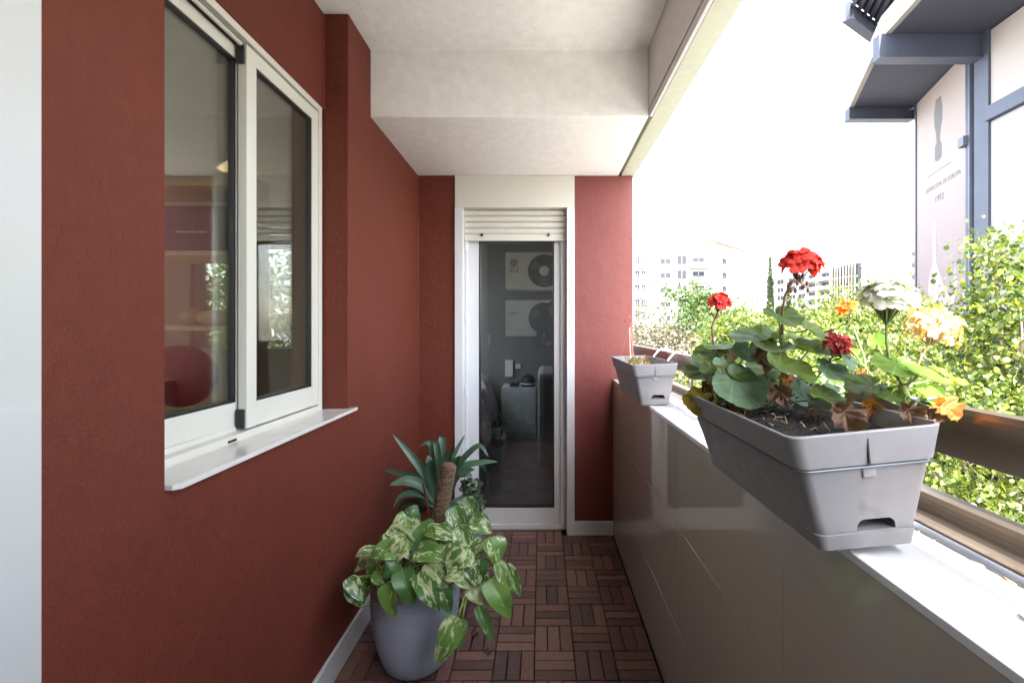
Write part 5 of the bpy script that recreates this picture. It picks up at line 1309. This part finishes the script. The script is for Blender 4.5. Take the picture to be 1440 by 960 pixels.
# steel column of three flanges
cx, cy = SA.x, SA.y
def colbox(u0, u1, o0, o1, z0=GZ, z1=ZS, nm='column', m='steel'): return seg(nm, M[m], SB, SA, u0, u1, o0, o1, z0, z1)
colbox(t1 + 0.1, t1 + 0.35, 0.0, 0.32); colbox(t1 + 0.352, t1 + 0.85, 0.0, 0.16); colbox(t1 + 0.852, t1 + 1.15, 0.0, 0.50)
seg('column', M['steel'], SA, SC, -0.30, 0.95, 0.0, 0.30, GZ, ZS)
colbox(t1 + 0.0, t1 + 0.84, 0.17, 0.75, 15.3, 16.0, 'bracket')
# roof canopy
FB, FA, FC = Vector((31.2, 46.9)), Vector((26.0, 35.2)), Vector((21.7, 10.0))
poly = [tuple(FB), tuple(FA), tuple(FC), (31, 10), (33.4, 35.2), (37.2, 46.9)]
MB().loft([[(x, y, ZS + 0.002) for x, y in poly], [(x, y, ZS + 0.4) for x, y in poly]]).build('soffit', M['soffit'], st)
for a, b_ in ((FB, FA), (FA, FC)):
    seg('fascia', M['fascia'], a, b_, 0.0, (b_ - a).length, -0.02, 0.35, ZS - 0.02, ZS + 1.65)
rp = [(x + .4, y, ) for x, y in poly]
MB().loft([[(x, y, ZS + 0.42) for x, y in rp], [(x, y, ZS + 1.5) for x, y in rp]]).build('roof_deck', M['fascia'], st)
for (p0, p1, z0, z1) in (((30.5, 46.6), (37.0, 46.6), 21.9, 22.99), ((25.1, 35.0), (33.2, 35.0), 21.3, 22.99), ((22.0, 16.0), (31.0, 16.0), 21.3, 22.99)):
    MB().box(p0[0], p1[0], p0[1] - 0.35, p0[1] + 0.35, z0, z1).build('outrigger', M['steel'], st, bev=0.03)
    MB().box(p0[0] - 0.05, p1[0], p0[1] - 0.5, p0[1] + 0.5, z0 - 0.12, z0 - 0.002).build('outrigger_flange', M['steel'], st)
# upper tier with slatted sunshade
G0 = Vector((26.0, 40.0)); G1 = Vector((41.4, 50.0))
seg('upper_girder', M['steel'], G0, G1, 0, 18, 0, 0.4, 27.5, 28.9)
seg('girder_flange', M['steel'], G0, G1, -0.05, 18, -0.2, 0.6, 27.38, 27.498)
slv = MB()
dd = (G1 - G0).normalized()
for k in range(16):
    p = G0 + dd * (1.0 + k * 1.05); q = p + Vector((-0.35 * -1, 1)).normalized() * -14
    a = Vector((p.x, p.y, 28.6)); b2 = Vector((p.x - 4.2, p.y - 12, 28.6))
    slv.tube([a, b2], 0.2, 4)
slv.build('sunshade_slats', M['soffit'], st)
seg('upper_roof', M['soffit'], G0, G1, 0.2, 18, 0.42, 12, 29.0, 29.4)

# ================================================================ LIGHT
w = bpy.data.worlds.new('World'); scene.world = w; w.use_nodes = True; nt = w.node_tree
sky = nt.nodes.new('ShaderNodeTexSky'); sky.sky_type = 'NISHITA'; sky.sun_disc = False
SUN = Vector((0.014, -0.64, 0.77)).normalized()
el = math.asin(SUN.z); az = math.atan2(SUN.x, SUN.y)
sky.sun_elevation = el; sky.sun_rotation = az; sky.air_density = 1.0; sky.dust_density = 2.0; sky.ozone_density = 1.0
bg = nt.nodes['Background']; hs = nt.nodes.new('ShaderNodeHueSaturation'); hs.inputs['Saturation'].default_value = 0.45; nt.links.new(sky.outputs[0], hs.inputs['Color']); nt.links.new(hs.outputs[0], bg.inputs[0]); bg.inputs[1].default_value = 0.15
sl = bpy.data.lights.new('sun', 'SUN'); sl.energy = 3.0; sl.angle = R(0.6); sl.color = (1, 0.96, 0.9)
so = bpy.data.objects.new('sun', sl); COL.objects.link(so); so.rotation_euler = SUN.to_track_quat('Z', 'Y').to_euler(); so.location = (5, -5, 12)

# ================================================================ CAMERA
cd = bpy.data.cameras.new('camera'); cam = bpy.data.objects.new('camera', cd); COL.objects.link(cam); scene.camera = cam
cam.location = (0, 0, EYE); cam.rotation_euler = (R(90), 0, 0)
cd.sensor_width = 36; cd.lens = 36 * FPX / 1440; cd.clip_end = 2000; cd.clip_start = 0.02
cd.shift_x = -(VX - 720) / 1440; cd.shift_y = -(480 - VY) / 1440
vs = scene.view_settings; vs.view_transform = 'Standard'; vs.look = 'None'; vs.gamma = 1; vs.exposure = 3.55
cy_ = scene.cycles; cy_.use_denoising = True; cy_.max_bounces = 10; cy_.diffuse_bounces = 6; cy_.glossy_bounces = 5; cy_.transparent_max_bounces = 16
cy_.caustics_reflective = False; cy_.caustics_refractive = False; cy_.sample_clamp_indirect = 8

# ================================================================ THE PHOTOGRAPHER, mirrored in the door glass
def skin_body(name, verts, edges, radii, m, parent, root=0, lv=2):
    me = bpy.data.meshes.new(name); me.from_pydata(verts, edges, []); ob = bpy.data.objects.new(name, me); COL.objects.link(ob)
    sk_ = ob.modifiers.new('skin', 'SKIN'); ob.modifiers.new('sub', 'SUBSURF').levels = lv
    ob.modifiers['sub'].render_levels = lv
    for i, r in enumerate(radii):
        me.skin_vertices[0].data[i].radius = (r, r) if not isinstance(r, tuple) else r
        me.skin_vertices[0].data[i].use_root = (i == root)
    bpy.context.view_layer.update()
    ev = ob.evaluated_get(bpy.context.evaluated_depsgraph_get()); m2 = bpy.data.meshes.new_from_object(ev)
    bpy.data.objects.remove(ob); m2.materials.clear(); m2.materials.append(m); m2.shade_smooth()
    o = bpy.data.objects.new(name, m2); COL.objects.link(o); o.parent = parent; return o
pe = thing('person', 'person in a dark jacket standing behind the camera, mirrored in the door glass', 'person', (0.17, -0.27, 0.0), (0, 0, R(172)))
sknm = mat('skin', (0.42, 0.25, 0.18), 0.5); hair = mat('hair', (0.012, 0.010, 0.009), 0.6); clo = mat('dark_clothes', (0.02, 0.02, 0.024), 0.9)
# local frame: facing -Y before the turn
V = [(0, 0, .86), (0, .01, 1.0), (0, .015, 1.16), (0, .01, 1.27), (0, 0, 1.33), (0, -.01, 1.40),            # pelvis..head base
     (.08, 0, .80), (.09, -.01, .45), (.09, .02, .07), (.095, -.10, .035),
     (-.08, 0, .80), (-.09, -.01, .45), (-.09, .02, .07), (-.095, -.10, .035),
     (.10, .01, 1.25), (.175, .01, 1.22), (.21, .0, .98), (.13, -.16, 1.02),
     (-.10, .01, 1.25), (-.175, .01, 1.22), (-.21, .0, .98), (-.13, -.16, 1.02)]
E = [(0,1),(1,2),(2,3),(3,4),(4,5),(0,6),(6,7),(7,8),(8,9),(0,10),(10,11),(11,12),(12,13),(3,14),(14,15),(15,16),(16,17),(3,18),(18,19),(19,20),(20,21)]
Rr = [(.14,.10),(.125,.09),(.14,.10),(.10,.08),.052,.05,.085,.058,.042,.04,.085,.058,.042,.04,.065,.055,.042,.032,.065,.055,.042,.032]
body = skin_body('body', V, E, Rr, clo, pe)
hm = MB()
rings = []
for i in range(1, 16):
    a = math.pi * i / 16; z = 1.47 - 0.115 * math.cos(a); r = math.sin(a)
    jaw = 0.80 + 0.20 * min(1, max(0, (z - 1.37) / 0.08))
    rings.append([(0.076 * r * jaw * math.cos(t), (0.092 * r * math.sin(t)) - (0.010 * (1 - jaw) * 4 if math.sin(t) < 0 else 0), z) for t in np.linspace(0, 6.2832, 29)[:-1]])
hm.loft(rings)
head_o = hm.build('head', sknm, pe, smooth=True, local=True)
MB().loft([[(0.016, -.085, 1.44), (-.016, -.085, 1.44), (-.006, -.086, 1.485), (.006, -.086, 1.485)], [(0.006, -.112, 1.447), (-.006, -.112, 1.447), (-.003, -.094, 1.485), (.003, -.094, 1.485)]]).build('nose', sknm, pe, smooth=True, local=True)
for sx_ in (-1, 1):
    MB().tube([(sx_ * 0.03, -.078, 1.475), (sx_ * 0.03, -.0885, 1.475)], 0.010, 12).build('eye', hair, pe, local=True)
    MB().tube([(sx_ * 0.074, .0, 1.445), (sx_ * 0.083, .004, 1.465), (sx_ * 0.080, .008, 1.49)], [0.006, 0.012, 0.009], 8).build('ear', sknm, pe, smooth=True, local=True)
MB().tube([(-.022, -.083, 1.413), (0, -.090, 1.411), (.022, -.083, 1.413)], 0.0045, 6).build('mouth', mat('lips', (0.28, 0.11, 0.10), 0.5), pe, smooth=True, local=True)
hr = MB(); rings = []
for i in range(1, 15):
    a = math.pi * 0.64 * i / 14; z = 1.478 + 0.125 * math.cos(a); r = math.sin(a)
    rings.append([(0.084 * r * math.cos(t), 0.012 + 0.094 * r * math.sin(t) * (0.72 if math.sin(t) < 0 and z < 1.52 else 1.0), z) for t in np.linspace(0, 6.2832, 29)[:-1]])
hr.loft(rings).build('hair', hair, pe, smooth=True, local=True)
for sx_ in (-1, 1):
    palm = Vector((sx_ * .115, -.185, 1.03)); wr = Vector((sx_ * .13, -.155, 1.02)); fw = (palm - wr).normalized()
    hv = [tuple(wr), tuple(palm), tuple(palm + fw * .03)]; he = [(0, 1), (1, 2)]; hrad = [.022, (.030, .016), (.032, .014)]
    for k in range(4):
        side = Vector((sx_ * (0.024 - k * 0.016), 0, 0)); L = (.030, .036, .034, .027)[k]
        a = palm + fw * .045 + side; i0 = len(hv)
        hv += [tuple(a), tuple(a + fw * L * .6 + Vector((0, 0, -.006))), tuple(a + fw * L + Vector((0, 0, -.018)))]
        he += [(2, i0), (i0, i0 + 1), (i0 + 1, i0 + 2)]; hrad += [.0085, .008, .007]
    i0 = len(hv); tb_ = palm + Vector((-sx_ * .026, -.004, 0)); hv += [tuple(tb_), tuple(tb_ + fw * .028 + Vector((-sx_ * .012, 0, 0)))]; he += [(1, i0), (i0, i0 + 1)]; hrad += [.011, .009]
    skin_body('hand', hv, he, hrad, sknm, pe, 0, 1)
